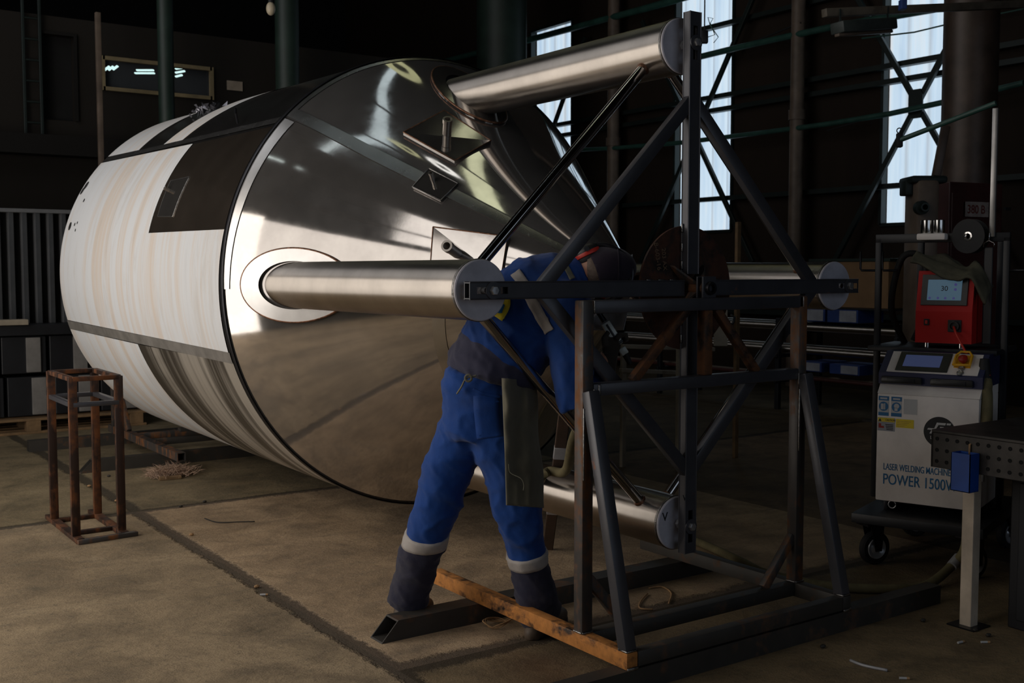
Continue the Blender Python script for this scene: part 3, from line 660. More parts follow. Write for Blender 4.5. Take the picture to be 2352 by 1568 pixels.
for y in (ry0+.12, ry1): build(MB().beam((rx0, y, .012), (rx1, y, .012), .03, .022, bev=.003), 'base_rail', M['rackrust'], rk, 40)
# ================================================================== CRADLE under the far end of the tank + loose beams
cr = thing('tank_cradle', 'rusty steel cradle on skids under the far end of the tank', 'stand', (-.2, 5.6, 0))
def cm(nm, p, q, w, h, mat='skid', up=Z): return build(MB().beam(p, q, w, h, up, .005), nm, M[mat], cr, 40)
b = MB(); b.hbeam((-1.24, 6.2, .045), (1.2, 6.2, .045), .08, .09, .005); build(b, 'skid', M['skid'], cr, 0)
b = MB(); b.hbeam((-1.05, 5.0, .045), (1.2, 5.0, .045), .08, .09, .005, cut=.09); build(b, 'skid', M['skid'], cr, 0)
b = MB(); b.hbeam((-.545, 4.55, .12), (-.545, 6.35, .12), .06, .06, .004); build(b, 'side_rail', M['scale2'], cr, 0)
cm('side_rail', (.6, 4.6, .12), (.6, 6.35, .12), .06, .06); cm('sill', (-.5, 5.35, .12), (.6, 5.35, .12), .05, .05); cm('sill', (-.5, 5.72, .12), (.6, 5.72, .12), .05, .05, 'scale2')
cm('upright', (-.545, 6.25, .15), (-.56, 6.2, .62), .05, .05, 'scale2', Y); cm('raking_leg', (-.545, 5.85, .15), (-.55, 6.15, .55), .05, .04, 'scale2', X)
cm('upright', (.6, 6.0, .15), (.6, 6.0, .52), .05, .05, 'scale2', Y); cm('saddle', (-.58, 6.2, .60), (.62, 6.0, .50), .05, .05)
cm('upright', (0, 5.35, .145), (0, 5.35, .225), .06, .06, 'scale2', Y); cm('saddle', (-.3, 5.35, .20), (.3, 5.35, .20), .06, .03)
# ================================================================== LEFT BACKGROUND STACK
pl = thing('wooden_pallet', 'worn wooden pallet on the floor under the stacked frames', 'pallet', (-1.0, 7.2, 0))
for z in (.0, .115):
    for k in range(5): build(MB().box((-1.75, 7.2+k*.17, z), (.0, 7.3+k*.17, z+.022), .003), 'deck_board', M['wood'], pl, 0)
for x in (-1.7, -1.05, -.15):
    for y in (7.2, 7.55, 7.9): build(MB().box((x, y, .022), (x+.12, y+.1, .115), .003), 'block', M['wood'], pl, 0)
for r, (z0, z1) in enumerate(((.15, .50), (.53, .86))):
    for k in range(4):
        x = -1.62 + k*.40 + (.04 if r == 0 else 0)
        f = thing('stacked_frame', 'dark box frame with a pale end, %s of the %s layer on the pallet' % (('leftmost', 'second', 'third', 'rightmost')[k], ('lower', 'upper')[r]), 'frame', (x+.18, 7.6, z0), 'dark frames stacked on the pallet')
        build(MB().box((x, 7.30, z0), (x+.37, 8.0, z1), .006), 'body', M['black'], f, 0)
        build(MB().box((x+.20, 7.275, z0+.01), (x+.32, 7.305, z1-.01), .004), 'pale_end', M['blockw'], f, 0)
tag(build(MB().box((-1.8, 7.25, .87), (.0, 7.9, .965), .006), 'dark_beam', M['black'], None, 0), 'dark timber beam lying across the stacked frames', 'beam')
tag(build(MB().box((-1.9, 7.2, .967), (-1.01, 7.34, 1.015), .004), 'pale_plank', M['cream'], None, 0), 'pale short plank on the dark beam at left', 'plank')
rb = thing('ribbed_panel', 'tall grey ribbed metal panel standing behind the stack at far left', 'panel', (-1.0, 7.5, .965))
build(MB().box((-2.2, 7.62, .97), (.1, 7.66, 2.0)), 'backing', M['dark'], rb, 0)
build(MB().box((-2.2, 7.5, 1.965), (.1, 7.66, 2.0), .004), 'top_rail', M['ribgrey'], rb, 0)
for k in range(18):
    x = -2.1 + k*.112; build(MB().prism([(x, 7.5, .967), (x+.045, 7.53, .967), (x+.045, 7.62, .967), (x, 7.62, .967)], Z*.998), 'rib', M['ribgrey'], rb, 0)
# post, ladder, cable in front of the office
tag(build(MB().beam((-.07, 8.3, 0), (-.07, 8.3, 4.0), .05, .05, up=Y), 'pale_post', M['pipeb'], None, 40), 'thin pale brown post in front of the office wall, left of its window', 'post')
ld = thing('wall_ladder', 'dark steel ladder fixed on the office wall at far left', 'ladder', (-.56, 8.95, 2.82))
for x in (-.64, -.48): build(MB().beam((x, 8.94, 2.82), (x, 8.94, 4.6), .03, .03, up=Y), 'rail', M['girt'], ld, 0)
for k in range(8): build(MB().cyl((-.64, 8.94, 2.95+k*.21), (-.48, 8.94, 2.95+k*.21), .011, 8), 'rung', M['girt'], ld)
def column(x, y, r, mat, lab, h=9.0, n=40):
    o = thing('steel_column', lab, 'column', (x, y, 0))
    build(MB().cyl((x, y, 0), (x, y, h), r, n), 'shaft', M[mat], o); build(MB().box((x-r*1.5, y-r*1.5, 0), (x+r*1.5, y+r*1.5, .03)), 'base_plate', M[mat], o, 0)
column(.60, 8.3, .08, 'greencol', 'thin dark green column crossing the office window')
column(1.94, 8.3, .13, 'greencol', 'dull green column right of the office window above the tank')
column(6.0, 10.05, .36, 'greencol', 'wide green column behind the tank left of the upper leg')
column(6.0, 2.65, .235, 'browncol', 'stout brown steel column behind the red cabinet')
tag(build(MB().box((1.51, 8.985, 3.48), (1.69, 8.998, 3.585)), 'paper_notice', M['paper'], None, 0), 'small paper notice on the office wall beside the window', 'notice')
pb = thing('hanging_bulb', 'bare bulb on a cord beside the green column near the top', 'lamp', dep(622, 20, 9.0))
c = dep(622, 20, 9.0); build(MB().ell(c, Z*.055, X*.038, Y*.038), 'bulb', M['bulb'], pb, 180); build(MB().cyl(c+Z*.05, c+Z*.11, .02, 12).tube([c+Z*.1, V((c.x, c.y, 9))], .005, 6), 'cord', M['blackrub'], pb)
# ================================================================== RIGHT WALL: girts, braces, pipes
for i, z in enumerate((.9, 2.42, 3.62, 3.80, 4.75)):
    struct(MB().box((7.86, -4, z-.03), (7.96, 18, z+.03)), 'trim_%d' % (i+8), M['girt'])
for i, (a, c) in enumerate(wy):
    nm = ('nearest window', 'middle window behind the cross frame', 'far window behind the tank')[i]
    cb = thing('cross_brace', 'dark X-shaped steel brace across the %s' % nm, 'brace', (7.8, (a+c)/2, 3.2))
    ym = (a+c)/2 - .05; w_ = 1.1
    for s_ in (-1, 1): build(MB().beam((7.78, ym-w_*s_, 3.3-1.75), (7.78, ym+w_*s_, 3.3+1.75), .06, .05, up=X), 'bar', M['girt'], cb, 0)
    build(MB().prism([(7.74, ym-.06, 3.14), (7.74, ym+.06, 3.14), (7.74, ym+.09, 3.2), (7.74, ym+.09, 3.40), (7.74, ym+.06, 3.46), (7.74, ym-.06, 3.46), (7.74, ym-.09, 3.40), (7.74, ym-.09, 3.20)], X*.02), 'gusset_plate', M['girt'], cb, 0)
def conduit(pts, r, lab, mat='greenpipe', Xp=7.66, nm='green_pipe', n=12):
    q = [on(x, y, 'x', Xp) for x, y in pts]; out = [q[0]]
    for i in range(len(q)-1):
        for k in range(1, 7): out.append(q[i].lerp(q[i+1], k/6))
    return tag(build(MB().tube(out, r, n), nm, M[mat], None, 60, origin=out[0]), lab, 'pipe')
conduit([(985, 150), (1240, 85), (1480, 20), (1640, -25)], .05, 'green pipe rising behind the upper tank leg')
conduit([(1585, 136), (1700, 108), (1920, 60), (2140, 22), (2300, -10)], .042, 'green pipe crossing the middle window towards the lamp fixture')
conduit([(1300, 345), (1400, 341), (1560, 328), (1740, 306), (1900, 285), (2040, 262), (2180, 232), (2352, 190)], .032, 'green pipe running along the wall at mid window height')
conduit([(1640, 118), (1720, 100), (1840, 52)], .012, 'thin dark cable above the middle window', 'blackrub', 7.66, 'black_cable')
conduit([(1900, 300), (2030, 262), (2100, 245), (2172, 236)], .008, 'thin dark cable draped along the wall pipe', 'blackrub', 7.66, 'black_cable')
conduit([(1980, 88), (2100, 74), (2175, 56), (2352, 20)], .009, 'thin pale cable across the nearest window', 'greenpipe', 7.66, 'thin_cable')
for i, (px_, r, lab) in enumerate(((1828, .085, 'brown drain pipe on the wall between the nearest and middle windows'), (1408, .09, 'brown drain pipe on the wall between the middle and far windows'))):
    p = on(px_, 400, 'x', 7.7); tag(build(MB().cyl((7.7, p.y, 0), (7.7, p.y, 9), r, 24).lathe([(r, 0), (r*1.2, .0), (r*1.2, .12), (r, .12)], (7.7, p.y, 3.3), Z, 24), 'drain_pipe', M['pipeb'], None, 40, origin=(7.7, p.y, 0)), lab, 'pipe')
# plug with wire loop hanging at the window behind the top arm
c = dep(1618, 85, 9.5); jb = thing('junction_box', 'black junction box with a loose wire loop behind the top of the cross frame', 'box', c)
build(MB().obox(c, RT, UP, FW, .06, .11, .05, .008), 'case', M['black'], jb, 30)
build(MB().tube([c+RT*.03, c+RT*.09+UP*.02, c+RT*.05+UP*.12, c+RT*.075+UP*.16, c+RT*.03+UP*.17, c+RT*.05+UP*.10, c+RT*.12+UP*.0, c+RT*.08-UP*.05], .004, 6), 'wire', M['greenpipe'], jb, 180)
build(MB().tube([c+UP*.03, V((c.x, c.y, 9))], .006, 6), 'cord', M['blackrub'], jb)
# lamp fixture and rail at the upper right
D_ = 8.2
p, q = dep(1893, 30, D_), dep(2480, 4, D_+1.2)
rl = tag(build(MB().beam(p, q, .06, .06, bev=.004), 'overhead_rail', plain('weathered_rail', (.12, .10, .075), .6, 0, .4, 8), None, 40, origin=p), 'weathered horizontal rail at the upper right corner', 'rail')
lf = thing('linear_lamp', 'dark unlit strip lamp hanging under the overhead rail', 'lamp', dep(1985, 60, D_))
p, q = dep(1922, 64, D_), dep(2046, 56, D_+.25); build(MB().beam(p, q, .14, .085, bev=.01), 'housing', plain('grey_green_lamp_case', (.05, .06, .055), .5), lf, 30); build(MB().beam(p-UP*.055, q-UP*.055, .05, .022), 'tube', M['pipeb'], lf, 30)
for a in (.06, .94):
    c = p.lerp(q, a); build(MB().tube([c+UP*.02, c+UP*.14], .008, 6), 'hanger', M['girt'], lf)
build(MB().beam(dep(2067, 22, D_-.05)+UP*.036, dep(2080, 22, D_-.05)+UP*.036, .075, .075), 'blue_tape', M['dblue'], rl, 0, label='blue tape wrap')
# ================================================================== RIGHT BACKGROUND: shelf, boxes, drill, cabinet
sh = thing('pipe_rack', 'low storage rack of steel tube stock along the window wall', 'rack', (6, 5.2, 0))
for y in (3.15, 4.6, 6.4):
    build(MB().beam((5.75, y, 0), (5.75, y, .95), .05, .05, up=Y), 'upright', M['black'], sh, 0); build(MB().beam((6.4, y, 0), (6.4, y, .95), .05, .05, up=Y), 'upright', M['black'], sh, 0)
    for z in (.30, .56, .80): build(MB().beam((5.7, y, z), (6.45, y, z), .04, .04), 'bearer', M['black'], sh, 0)
for i, (x, z, r, mt, lab) in enumerate(((5.85, .865, .04, 'leg', 'upper front steel tube on the rack shelf'), (6.05, .87, .045, 'leg', 'upper rear steel tube on the rack shelf'), (5.85, .625, .035, 'leg', 'middle front steel tube on the rack shelf'), (6.08, .63, .04, 'leg', 'middle rear steel tube on the rack shelf'), (5.82, .345, .02, 'redcab', 'thin red bar low on the rack shelf'), (5.95, .345, .022, 'pipeb', 'thin brown bar low on the rack shelf'))):
    tag(build(MB().tube([(x, 3.08, z), (x, 7.4, z)], r, 20), 'stock_tube', M[mt], None, 60, origin=(x, 5, z)), lab, 'tube', 'tube stock on the rack')
for i, (y0, y1, z0, z1) in enumerate(((3.65, 4.02, .93, 1.06), (4.05, 4.42, .93, 1.06), (3.62, 3.98, .42, .52), (4.08, 4.35, .42, .52))):
    bx = thing('carton', ('blue carton with a white label on the rack, right', 'blue carton with a white label on the rack, beside the right leg', 'small blue carton low on the rack, right', 'small blue carton low on the rack, left')[i], 'box', (6, (y0+y1)/2, z0), 'blue cartons on the pipe rack')
    build(MB().box((5.80, y0, z0), (6.2, y1, z1), .004), 'body', M['dblue'], bx, 0); build(MB().box((5.797, y0+.02, z0+.01), (5.801, y0+.22, z1-.01)), 'white_label', M['dlight'], bx, 0)
tag(build(MB().box((5.7, 2.95, .0), (6.4, 3.5, .02)), 'floor_sheet', M['skid'], None, 0), 'dark steel sheet on the floor under the rack', 'sheet')
cb = thing('cardboard_box', 'large brown cardboard box behind the right tank leg', 'box', (6.1, 3.75, 1.1))
build(MB().box((5.85, 3.35, 1.08), (6.45, 4.28, 1.53), .006), 'body', M['card'], cb, 0); build(MB().box((5.84, 3.33, 1.53), (6.46, 4.30, 1.56), .004), 'lid', M['greencol'], cb, 0)
tag(build(MB().box((5.80, 3.3, 1.061), (6.42, 4.5, 1.079), .004), 'shelf_board', M['black'], None, 0), 'dark shelf board under the cardboard box', 'board')
# beige workbench frame between the stand bars
wb = thing('cream_bench', 'cream painted bench frame seen through the bars of the stand', 'bench', (3.2, 3.4, 0))
for p, q in (((1428, 795), (1640, 802)), ((1425, 850), (1560, 856))): build(MB().beam(dep(*p, 8.0), dep(*q, 8.3), .04, .03), 'rail', M['cream'], wb, 0)
for px_ in (1432, 1560): a = dep(px_, 800, 8.05); build(MB().beam(a, V((a.x, a.y, 0)), .04, .03, up=Y), 'leg', M['cream'], wb, 0)
build(MB().obox(dep(1655, 752, 8.4), RT, UP, FW, .10, .28, .03), 'side_panel', M['cream'], wb, 0)
hk = dep(1678, 735, 8.3); build(MB().tube([hk+UP*.04, hk+UP*.02+RT*.03, hk-UP*.02+RT*.02, hk-UP*.05-RT*.03], .010, 8), 'hook', M['black'], wb, 180)
rt_ = dep(1695, 555, 8.4); tag(build(MB().beam(V((rt_.x, rt_.y, 0)), rt_+Z*.15, .04, .03, up=Y), 'wooden_post', M['wood'], None, 0), 'thin wooden post behind the right diagonal of the cross frame', 'post')
# drill head
DD = 7.3
dm = thing('drilling_machine', 'tall beige drilling machine head beside the brown column', 'machine', V((*dep(2115, 700, DD).xy, 0)))
base = dep(2116, 700, DD); exs, eys = X, Y
c0 = dep(2116, 505, DD); hwid = 52/2525*DD/2
build(MB().obox(V((c0.x, c0.y, 1.44)), RT, Z, RT.cross(Z), hwid*2, 1.2, .25, .03), 'head', M['pipeb'], dm, 30)
build(MB().obox(V((base.x, base.y, .42)), RT, Z, RT.cross(Z), .34, .84, .34, .02), 'base', M['girt'], dm, 30)
fr = RT.cross(Z)*-1 if RT.cross(Z).dot(FW) > 0 else RT.cross(Z)
sp = dep(2115, 477, DD-.14); build(MB().lathe([(.001, .0), (.045, 0), (.045, .05), (.028, .055), (.028, .10), (.018, .10), (.018, .02), (.001, .02)], sp+fr*-.02, fr, 24), 'socket', M['girt'], dm, 30)
build(MB().obox(dep(2088, 432, DD), RT, Z, RT.cross(Z), .09, .10, .12, .01), 'side_box', M['girt'], dm, 30)
build(MB().obox(dep(2120, 415, DD), RT, Z, RT.cross(Z), .24, .05, .26, .02), 'top_cover', M['girt'], dm, 30)
build(MB().beam(dep(2150, 405, DD), dep(2172, 290, DD), .05, .05, up=FW), 'lever', M['browncol'], dm, 30)
# red cabinet 380 В
DC = 7.6
c0 = dep(2242, 482, DC); ey = Z; exx = V((.985, -.174, 0)).normalized(); nrm = exx.cross(Z); nrm = nrm if nrm.dot(FW) < 0 else -nrm
ca = thing('electrical_cabinet', 'dark red electrical cabinet with a 380 V sign beside the column', 'cabinet', V((c0.x, c0.y, 0)))
cw = 151/2525*DC/exx.dot(RT)
zt = dep(2242, 420, DC).z
build(MB().obox(V((c0.x, c0.y, zt/2)) - nrm*.06, exx, nrm, Z, cw, .12, zt, .006), 'body', M['redcab'], ca, 20)
build(MB().obox(V((c0.x, c0.y, zt/2+.3)) + nrm*.004, exx, nrm, Z, cw*.94, .012, zt-.75, .004), 'door', M['redcab'], ca, 20)
sg = dep(2240, 481, DC-.02); sw_ = 66/2525*DC/exx.dot(RT)
build(MB().obox(sg + nrm*.014, exx, nrm, Z, sw_, .004, 34/2525*DC), 'sign_plate', plain('worn_sign', (.36, .30, .27), .6, 0, .3, 14), ca, 0, label='worn pale sign plate')
text('sign_text', '380 B', .082, M['redtext'], sg + nrm*.0175 - exx*(sw_*.43) - Z*.028, exx, Z, ca, label='red sign lettering', sx=.88)
build(MB().obox(dep(2308, 480, DC)+nrm*.02, exx, nrm, Z, .05, .02, .02), 'handle', M['black'], ca, 20)
# ================================================================== LASER WELDING MACHINE on its trolley
ME = V((.333, -.943, 0)).normalized(); MI = V((.943, .333, 0)).normalized()   # along the front face, into the machine
P0 = dep(2010, 1147, 5.45)
def mp(a, i, z): return V((P0.x, P0.y, 0)) + ME*a + MI*i + Z*z
WB, HB0, HB1 = .475, P0.z, .845
lw = thing('laser_welding_machine', 'white laser welding machine with blue lettering on a black wheeled trolley', 'machine', mp(WB/2, .25, 0))
def mbox(nm, a0, a1, i0, i1, z0, z1, mat, bev=.004, par=None): 
    c = mp((a0+a1)/2, (i0+i1)/2, (z0+z1)/2); return build(MB().obox(c, ME, MI, Z, a1-a0, i1-i0, z1-z0, bev), nm, M[mat], par or lw, 30)
body = mbox('body', 0, WB, 0, .55, HB0, HB1, 'pwhite', .006)
# sloped shoulder + console
b = MB(); b.prism([mp(0.0, 0, HB1), mp(.0, .045, HB1+.045), mp(.0, .55, HB1+.045), mp(.0, .55, HB1)], ME*WB); build(b, 'shoulder', M['pwhite'], lw, 0)
zc0 = HB1+.045
b = MB(); b.prism([mp(-.005, .03, zc0), mp(-.005, .03, zc0+.055), mp(-.005, .16, zc0+.155), mp(-.005, .5, zc0+.155), mp(-.005, .5, zc0)], ME*(WB+.01)); con = build(b, 'console', M['pblue'], lw, 0)
for a0, a1 in ((.012, .205), (.245, .44)):
    h = mbox('grip_handle', a0, a1, .008, .034, zc0+.006, zc0+.040, 'bez', .008); mbox('grip_recess', a0+.03, a1-.03, .004, .012, zc0+.012, zc0+.034, 'black', .003, h)
# console panel lies on the slope
e_s = (mp(0, .16, zc0+.155) - mp(0, .03, zc0+.055)); SL = e_s.length; e_s.normalize(); n_s = ME.cross(e_s); n_s = n_s if n_s.z > 0 else -n_s
def cp(a, s_, h=0): return mp(a, .03, zc0+.055) + e_s*s_ + n_s*h
def cbox(nm, a0, a1, s0, s1, h0, h1, mat, bev=.001, par=None): return build(MB().obox((cp(a0, s0, h0)+cp(a1, s1, h1))/2, ME, e_s, n_s, a1-a0, s1-s0, h1-h0, bev), nm, M[mat], par or con, 20)
cbox('panel_plate', .03, WB-.02, .008, SL-.006, 0, .004, 'pwhite')
cbox('screen_bezel', .07, .315, .016, SL-.012, .004, .009, 'bez', .002)
cbox('screen', .10, .275, .045, SL-.035, .009, .0105, 'scr2')
b = MB(); b.obox(cp(.375, SL*.62, .004), ME, e_s, n_s, .075, .09, .004); gd = build(b, 'stop_button_guard', M['yel'], con, 20)
gp = [cp(.338, SL*.34, .006), cp(.412, SL*.34, .006), cp(.412, SL*.75, .006), cp(.395, SL*.92, .006), cp(.355, SL*.92, .006), cp(.338, SL*.75, .006), cp(.338, SL*.34, .006)]
build(MB().tube([p + n_s*.018 for p in gp], .006, 8), 'guard_hoop', M['yel'], gd, 180)
build(MB().lathe([(.012, .004), (.012, .018), (.021, .02), (.021, .034), (.016, .038), (.001, .039)], cp(.375, SL*.6), n_s, 24), 'stop_button', M['estop'], con, 40)
for s_ in (.24, .05): build(MB().lathe([(.016, .004), (.016, .010), (.011, .012), (.009, .010), (.001, .010)], cp(.375, SL*s_+.01), n_s, 20), 'push_button', M['alu'], con, 40)
# front face print: U along ME, up Z, slightly proud of the face
def fx(a, z, h=.001): return mp(a, -h, z)
text('lettering', 'LASER WELDING MACHINE', .046, M['bluetext'], fx(.036, HB0+.156, .0012), ME, Z, lw, label='blue lettering', sx=.565)
text('lettering', 'POWER 1500W', .074, M['bluetext'], fx(.034, HB0+.085, .0012), ME, Z, lw, label='large blue lettering', sx=.70)
def flab(nm, a0, a1, z0, z1, mat, h=.0015, lab=None, par=None): 
    o = build(MB().obox(fx((a0+a1)/2, (z0+z1)/2, h/2), ME, MI, Z, a1-a0, h, z1-z0), nm, M[mat], par or lw, 0)
    if lab: o['label'] = lab
    return o
zt_ = HB1-.012
for k, a in enumerate((.006, .068)):
    s_ = flab('safety_label', a, a+.052, zt_-.098, zt_, 'lwhite', .0012, 'blue and white safety sticker')
    flab('label_band', a+.001, a+.051, zt_-.022, zt_-.001, 'bluetext', .0018, par=s_); flab('label_band', a+.001, a+.051, zt_-.097, zt_-.080, 'bluetext', .0018, par=s_)
    build(MB().lathe([(.001, .0022), (.023, .0022), (.023, .001), (.001, .001)], fx(a+.026, zt_-.051, 0), -MI, 28), 'pictogram_disc', M['bluetext'], s_, 0)
    flab('label_oval', a+.009, a+.043, zt_-.0155, zt_-.0075, 'lwhite', .0024, par=s_)
    if k == 0: flab('pictogram', a+.013, a+.027, zt_-.066, zt_-.038, 'lwhite', .0030, par=s_); flab('pictogram', a+.029, a+.034, zt_-.066, zt_-.036, 'lwhite', .0030, par=s_)
    else: build(MB().lathe([(.001, .0030), (.0125, .0030), (.0125, .002), (.001, .002)], fx(a+.027, zt_-.046, 0), -MI, 16), 'pictogram', M['lwhite'], s_, 0); flab('pictogram', a+.017, a+.032, zt_-.07, zt_-.052, 'lwhite', .0030, par=s_)
ct = flab('caution_label', .004, .088, zt_-.172, zt_-.106, 'dlight', .0012, 'grey and yellow caution sticker')
flab('label_band', .006, .086, zt_-.127, zt_-.107, 'lyel', .0018, par=ct); text('label_text', 'CAUTION', .014, M['ink'], fx(.042, zt_-.122, .0022), ME, Z, ct, sx=.75)
b = MB(); b.prism([fx(.008, zt_-.125, .002), fx(.024, zt_-.125, .002), fx(.016, zt_-.110, .002)], -MI*.0006); build(b, 'warning_triangle', M['ink'], ct, 0)
flab('pictogram', .010, .022, zt_-.158, zt_-.136, 'estop', .0018, par=ct); flab('pictogram', .018, .036, zt_-.158, zt_-.148, 'estop', .0018, par=ct)
for k in range(4): flab('label_line', .042+.002*k, .080, zt_-.142-.008*k, zt_-.138-.008*k, 'ink', .0016, par=ct)
yl = flab('yellow_label', .093, .178, zt_-.150, zt_-.108, 'lyel', .0012, 'plain yellow sticker')
for k in range(4): flab('label_line', .098, .165-.01*k, zt_-.120-.008*k, zt_-.118-.008*k, 'twine', .0016, par=yl)
flab('blank_label', .128, .192, zt_-.082, zt_-.008, 'lwhite', .0010, 'blank white sticker')
lg = build(MB().lathe([(.001, .0014), (.073, .0014), (.073, .0), (.001, .0)], fx(.298, HB1-.168, 0), -MI, 56), 'round_logo', M['ink'], lw, 0, label='round black emblem with a white letter form')
def lp(u, v): return fx(.298+u, HB1-.168+v, .0018)
for poly in ([(-.052, .016), (-.024, .016), (-.012, .045), (.030, .045), (.026, .034), (-.004, .034), (-.030, -.010), (-.046, -.010), (-.036, .008), (-.056, .008)], [(.002, .026), (.020, .026), (.030, -.010), (.014, -.010), (.010, .006), (-.004, .006), (-.008, .014), (.004, .014)], [(.034, .045), (.054, .045), (.050, .036), (.032, .036)]):
    build(MB().prism([lp(*q) for q in poly], -MI*.0006), 'logo_mark', M['lwhite'], lg, 0)
text('logo_text', 'LASER', .022, M['lwhite'], lp(-.042, -.036), ME, Z, lg); 
# trolley
mbox('platform', -.075, WB+.06, -.13, .75, .215, .262, 'black', .004)
for a in (.03, WB-.05): mbox('foot', a, a+.02, .04, .5, .262, HB0, 'blackmetal', .002)
eye = fx(.075, HB0-.02, -.03); build(MB().tube([eye + (ME*math.cos(t*PI/8)+Z*math.sin(t*PI/8))*.018 for t in range(17)], .004, 6), 'eye_bolt', M['bolt'], lw, 180)
def caster(a, i, yaw):
    c = mp(a, i, 0); dx = (RT*math.cos(yaw) + V((FW.x, FW.y, 0)).normalized()*math.sin(yaw)).normalized(); ax = dx.cross(Z)
    r = .082; wc = c + Z*r + dx*.02
    w = build(MB().lathe([(.05, -.02), (r-.008, -.02), (r, -.012), (r, .012), (r-.008, .02), (.05, .02)], wc, ax, 40), 'caster_wheel', M['blackrub'], lw, 40)
    build(MB().lathe([(.055, -.017), (.050, -.024), (.040, -.020), (.030, -.014), (.018, -.022), (.012, -.030), (.001, -.031), (.001, .031), (.012, .030), (.018, .022), (.03, .014), (.04, .020), (.05, .024), (.055, .017)], wc, ax, 36), 'wheel_rim', M['rim'], w, 40)
    fk = MB()
    for s_ in (-1, 1): fk.prism([c - dx*.03 + Z*.2 + ax*s_*.032, c + dx*.05 + Z*.2 + ax*s_*.032, wc + dx*.018 - Z*.012 + ax*s_*.032, wc - dx*.018 - Z*.012 + ax*s_*.032], ax*.004)
    fk.obox(c + Z*.205, dx, ax, Z, .11, .09, .012); build(fk, 'caster_fork', M['blackmetal'], lw, 0)
caster(.0, -.05, .35); caster(WB-.01, -.05, .5); caster(.0, .66, .2); caster(WB, .66, .6)
# rack frame at the back of the trolley
ri = .40
def mbeam(nm, p, q, w, h, mat='black', up=Z): return build(MB().beam(p, q, w, h, up, .003), nm, M[mat], lw, 30)
zr = 1.612
for a in (-.13, WB+.02):
    mbeam('rack_post', mp(a, ri, .25), mp(a, ri, zr), .03, .03, up=ME); mbeam('rack_post', mp(a+.12 if a < 0 else a-.10, ri+.35, .25), mp(a+.12 if a < 0 else a-.10, ri+.35, zr), .03, .03, up=ME)
mbeam('rack_rail', mp(-.145, ri, zr), mp(WB+.035, ri, zr), .03, .045)
mbox('rack_shelf', -.13, WB+.02, .24, .70, 1.035, 1.06, 'black')
mbeam('rack_rail', mp(-.13, ri, .26), mp(-.13, ri+.35, .26), .03, .03)
for a, sgn in ((-.145, -1), (-.03, -1), (WB+.035, 1), (WB+.115, 1)):
    q = mp(a, ri - .01, zr-.165); build(MB().tube([q, q + ME*sgn*.072, q + ME*sgn*.078 + Z*.01, q + ME*sgn*.078 + Z*.10], .006, 8), 'hook', M['blackmetal'], lw, 180)
# boom with pulley on the rack
pb_ = mp(WB-.046, ri-.02, zr)
mbeam('boom_post', pb_, V((pb_.x, pb_.y, 2.24)), .026, .026, 'alu', up=ME)
top = V((pb_.x, pb_.y, 2.235)); tipd = (dep(2066, 322, 5.75) - top)
build(MB().tube([top + Z*.03, top + tipd], .013, 14), 'boom_arm', M['greenpipe'], lw, 60)
tip = top + tipd; build(MB().obox(tip, RT, UP, FW, .03, .075, .03, .006).tube([tip + UP*.05 + (RT*math.cos(t*PI/6)+UP*math.sin(t*PI/6))*.014 for t in range(13)], .003, 6), 'pulley_block', M['blackrub'], lw, 30)
# tray with two tins, wire spool, strap, rag, red wire feeder
tr = mp(.150, ri-.03, zr+.005)
tag(build(MB().obox(tr, ME, MI, Z, .140, .10, .034, .008), 'cardboard_tray', M['pwhite'], None, 30, origin=tr), 'small whitish tray taped to the black rack rail', 'tray')
for k, a in enumerate((.117, .177)):
    q = mp(a, ri-.03, zr+.0225); tag(build(MB().lathe([(.001, 0), (.028, 0), (.0285, .002), (.0285, .066), (.026, .068), (.001, .066)], q, Z, 28), 'round_tin', M['chrome'], None, 40, origin=q), ('left', 'right')[k] + ' one of two shiny round tins on the rack tray', 'tin', 'tins on the tray')
q = mp(.326, ri-.055, zr+.005); spn = (-MI + ME*-.25).normalized()
sp_ = thing('wire_spool', 'black plastic wire spool hanging on the rack rail', 'spool', q)
build(MB().lathe([(.022, 0), (.085, .003), (.085, .006), (.022, .006)], q, spn, 48), 'flange', M['blackrub'], sp_, 30); build(MB().lathe([(.022, -.05), (.085, -.05), (.085, -.046), (.022, -.046)], q, spn, 48), 'flange', M['blackrub'], sp_, 30)
build(MB().lathe([(.022, -.05), (.05, -.05), (.05, 0), (.022, .006)], q, spn, 32), 'wire_winding', M['twine'], sp_, 30); build(MB().lathe([(.012, .002), (.022, .009), (.014, .010), (.010, .004)], q, spn, 24), 'hub', M['chrome'], sp_, 30)
sq = mp(.420, ri-.045, zr-.03); sp2 = thing('hanging_strap', 'long black strap with a wire clip hanging from the rack rail', 'strap', sq)
build(MB().beam(sq - Z*.02, sq - Z*.50, .042, .006, up=MI), 'webbing', M['black'], sp2, 0)
build(MB().tube([sq + ME*-.024 - Z*.02, sq + ME*-.024, sq + Z*.012, sq + Z*.05, sq + Z*.012, sq + ME*.024, sq + ME*.024 - Z*.02], .0035, 6), 'clip', M['chrome'], sp2, 180)
def smooth_path(pts, k=6):
    pts = [V(p) for p in pts]; out = []
    for i in range(len(pts)-1):
        p0, p1, p2, p3 = pts[max(i-1, 0)], pts[i], pts[i+1], pts[min(i+2, len(pts)-1)]
        for t in range(k):
            t /= k; out.append(.5*((2*p1) + (p2-p0)*t + (2*p0-5*p1+4*p2-p3)*t*t + (3*p1-p0-3*p2+p3)*t*t*t))
    out.append(pts[-1]); return out
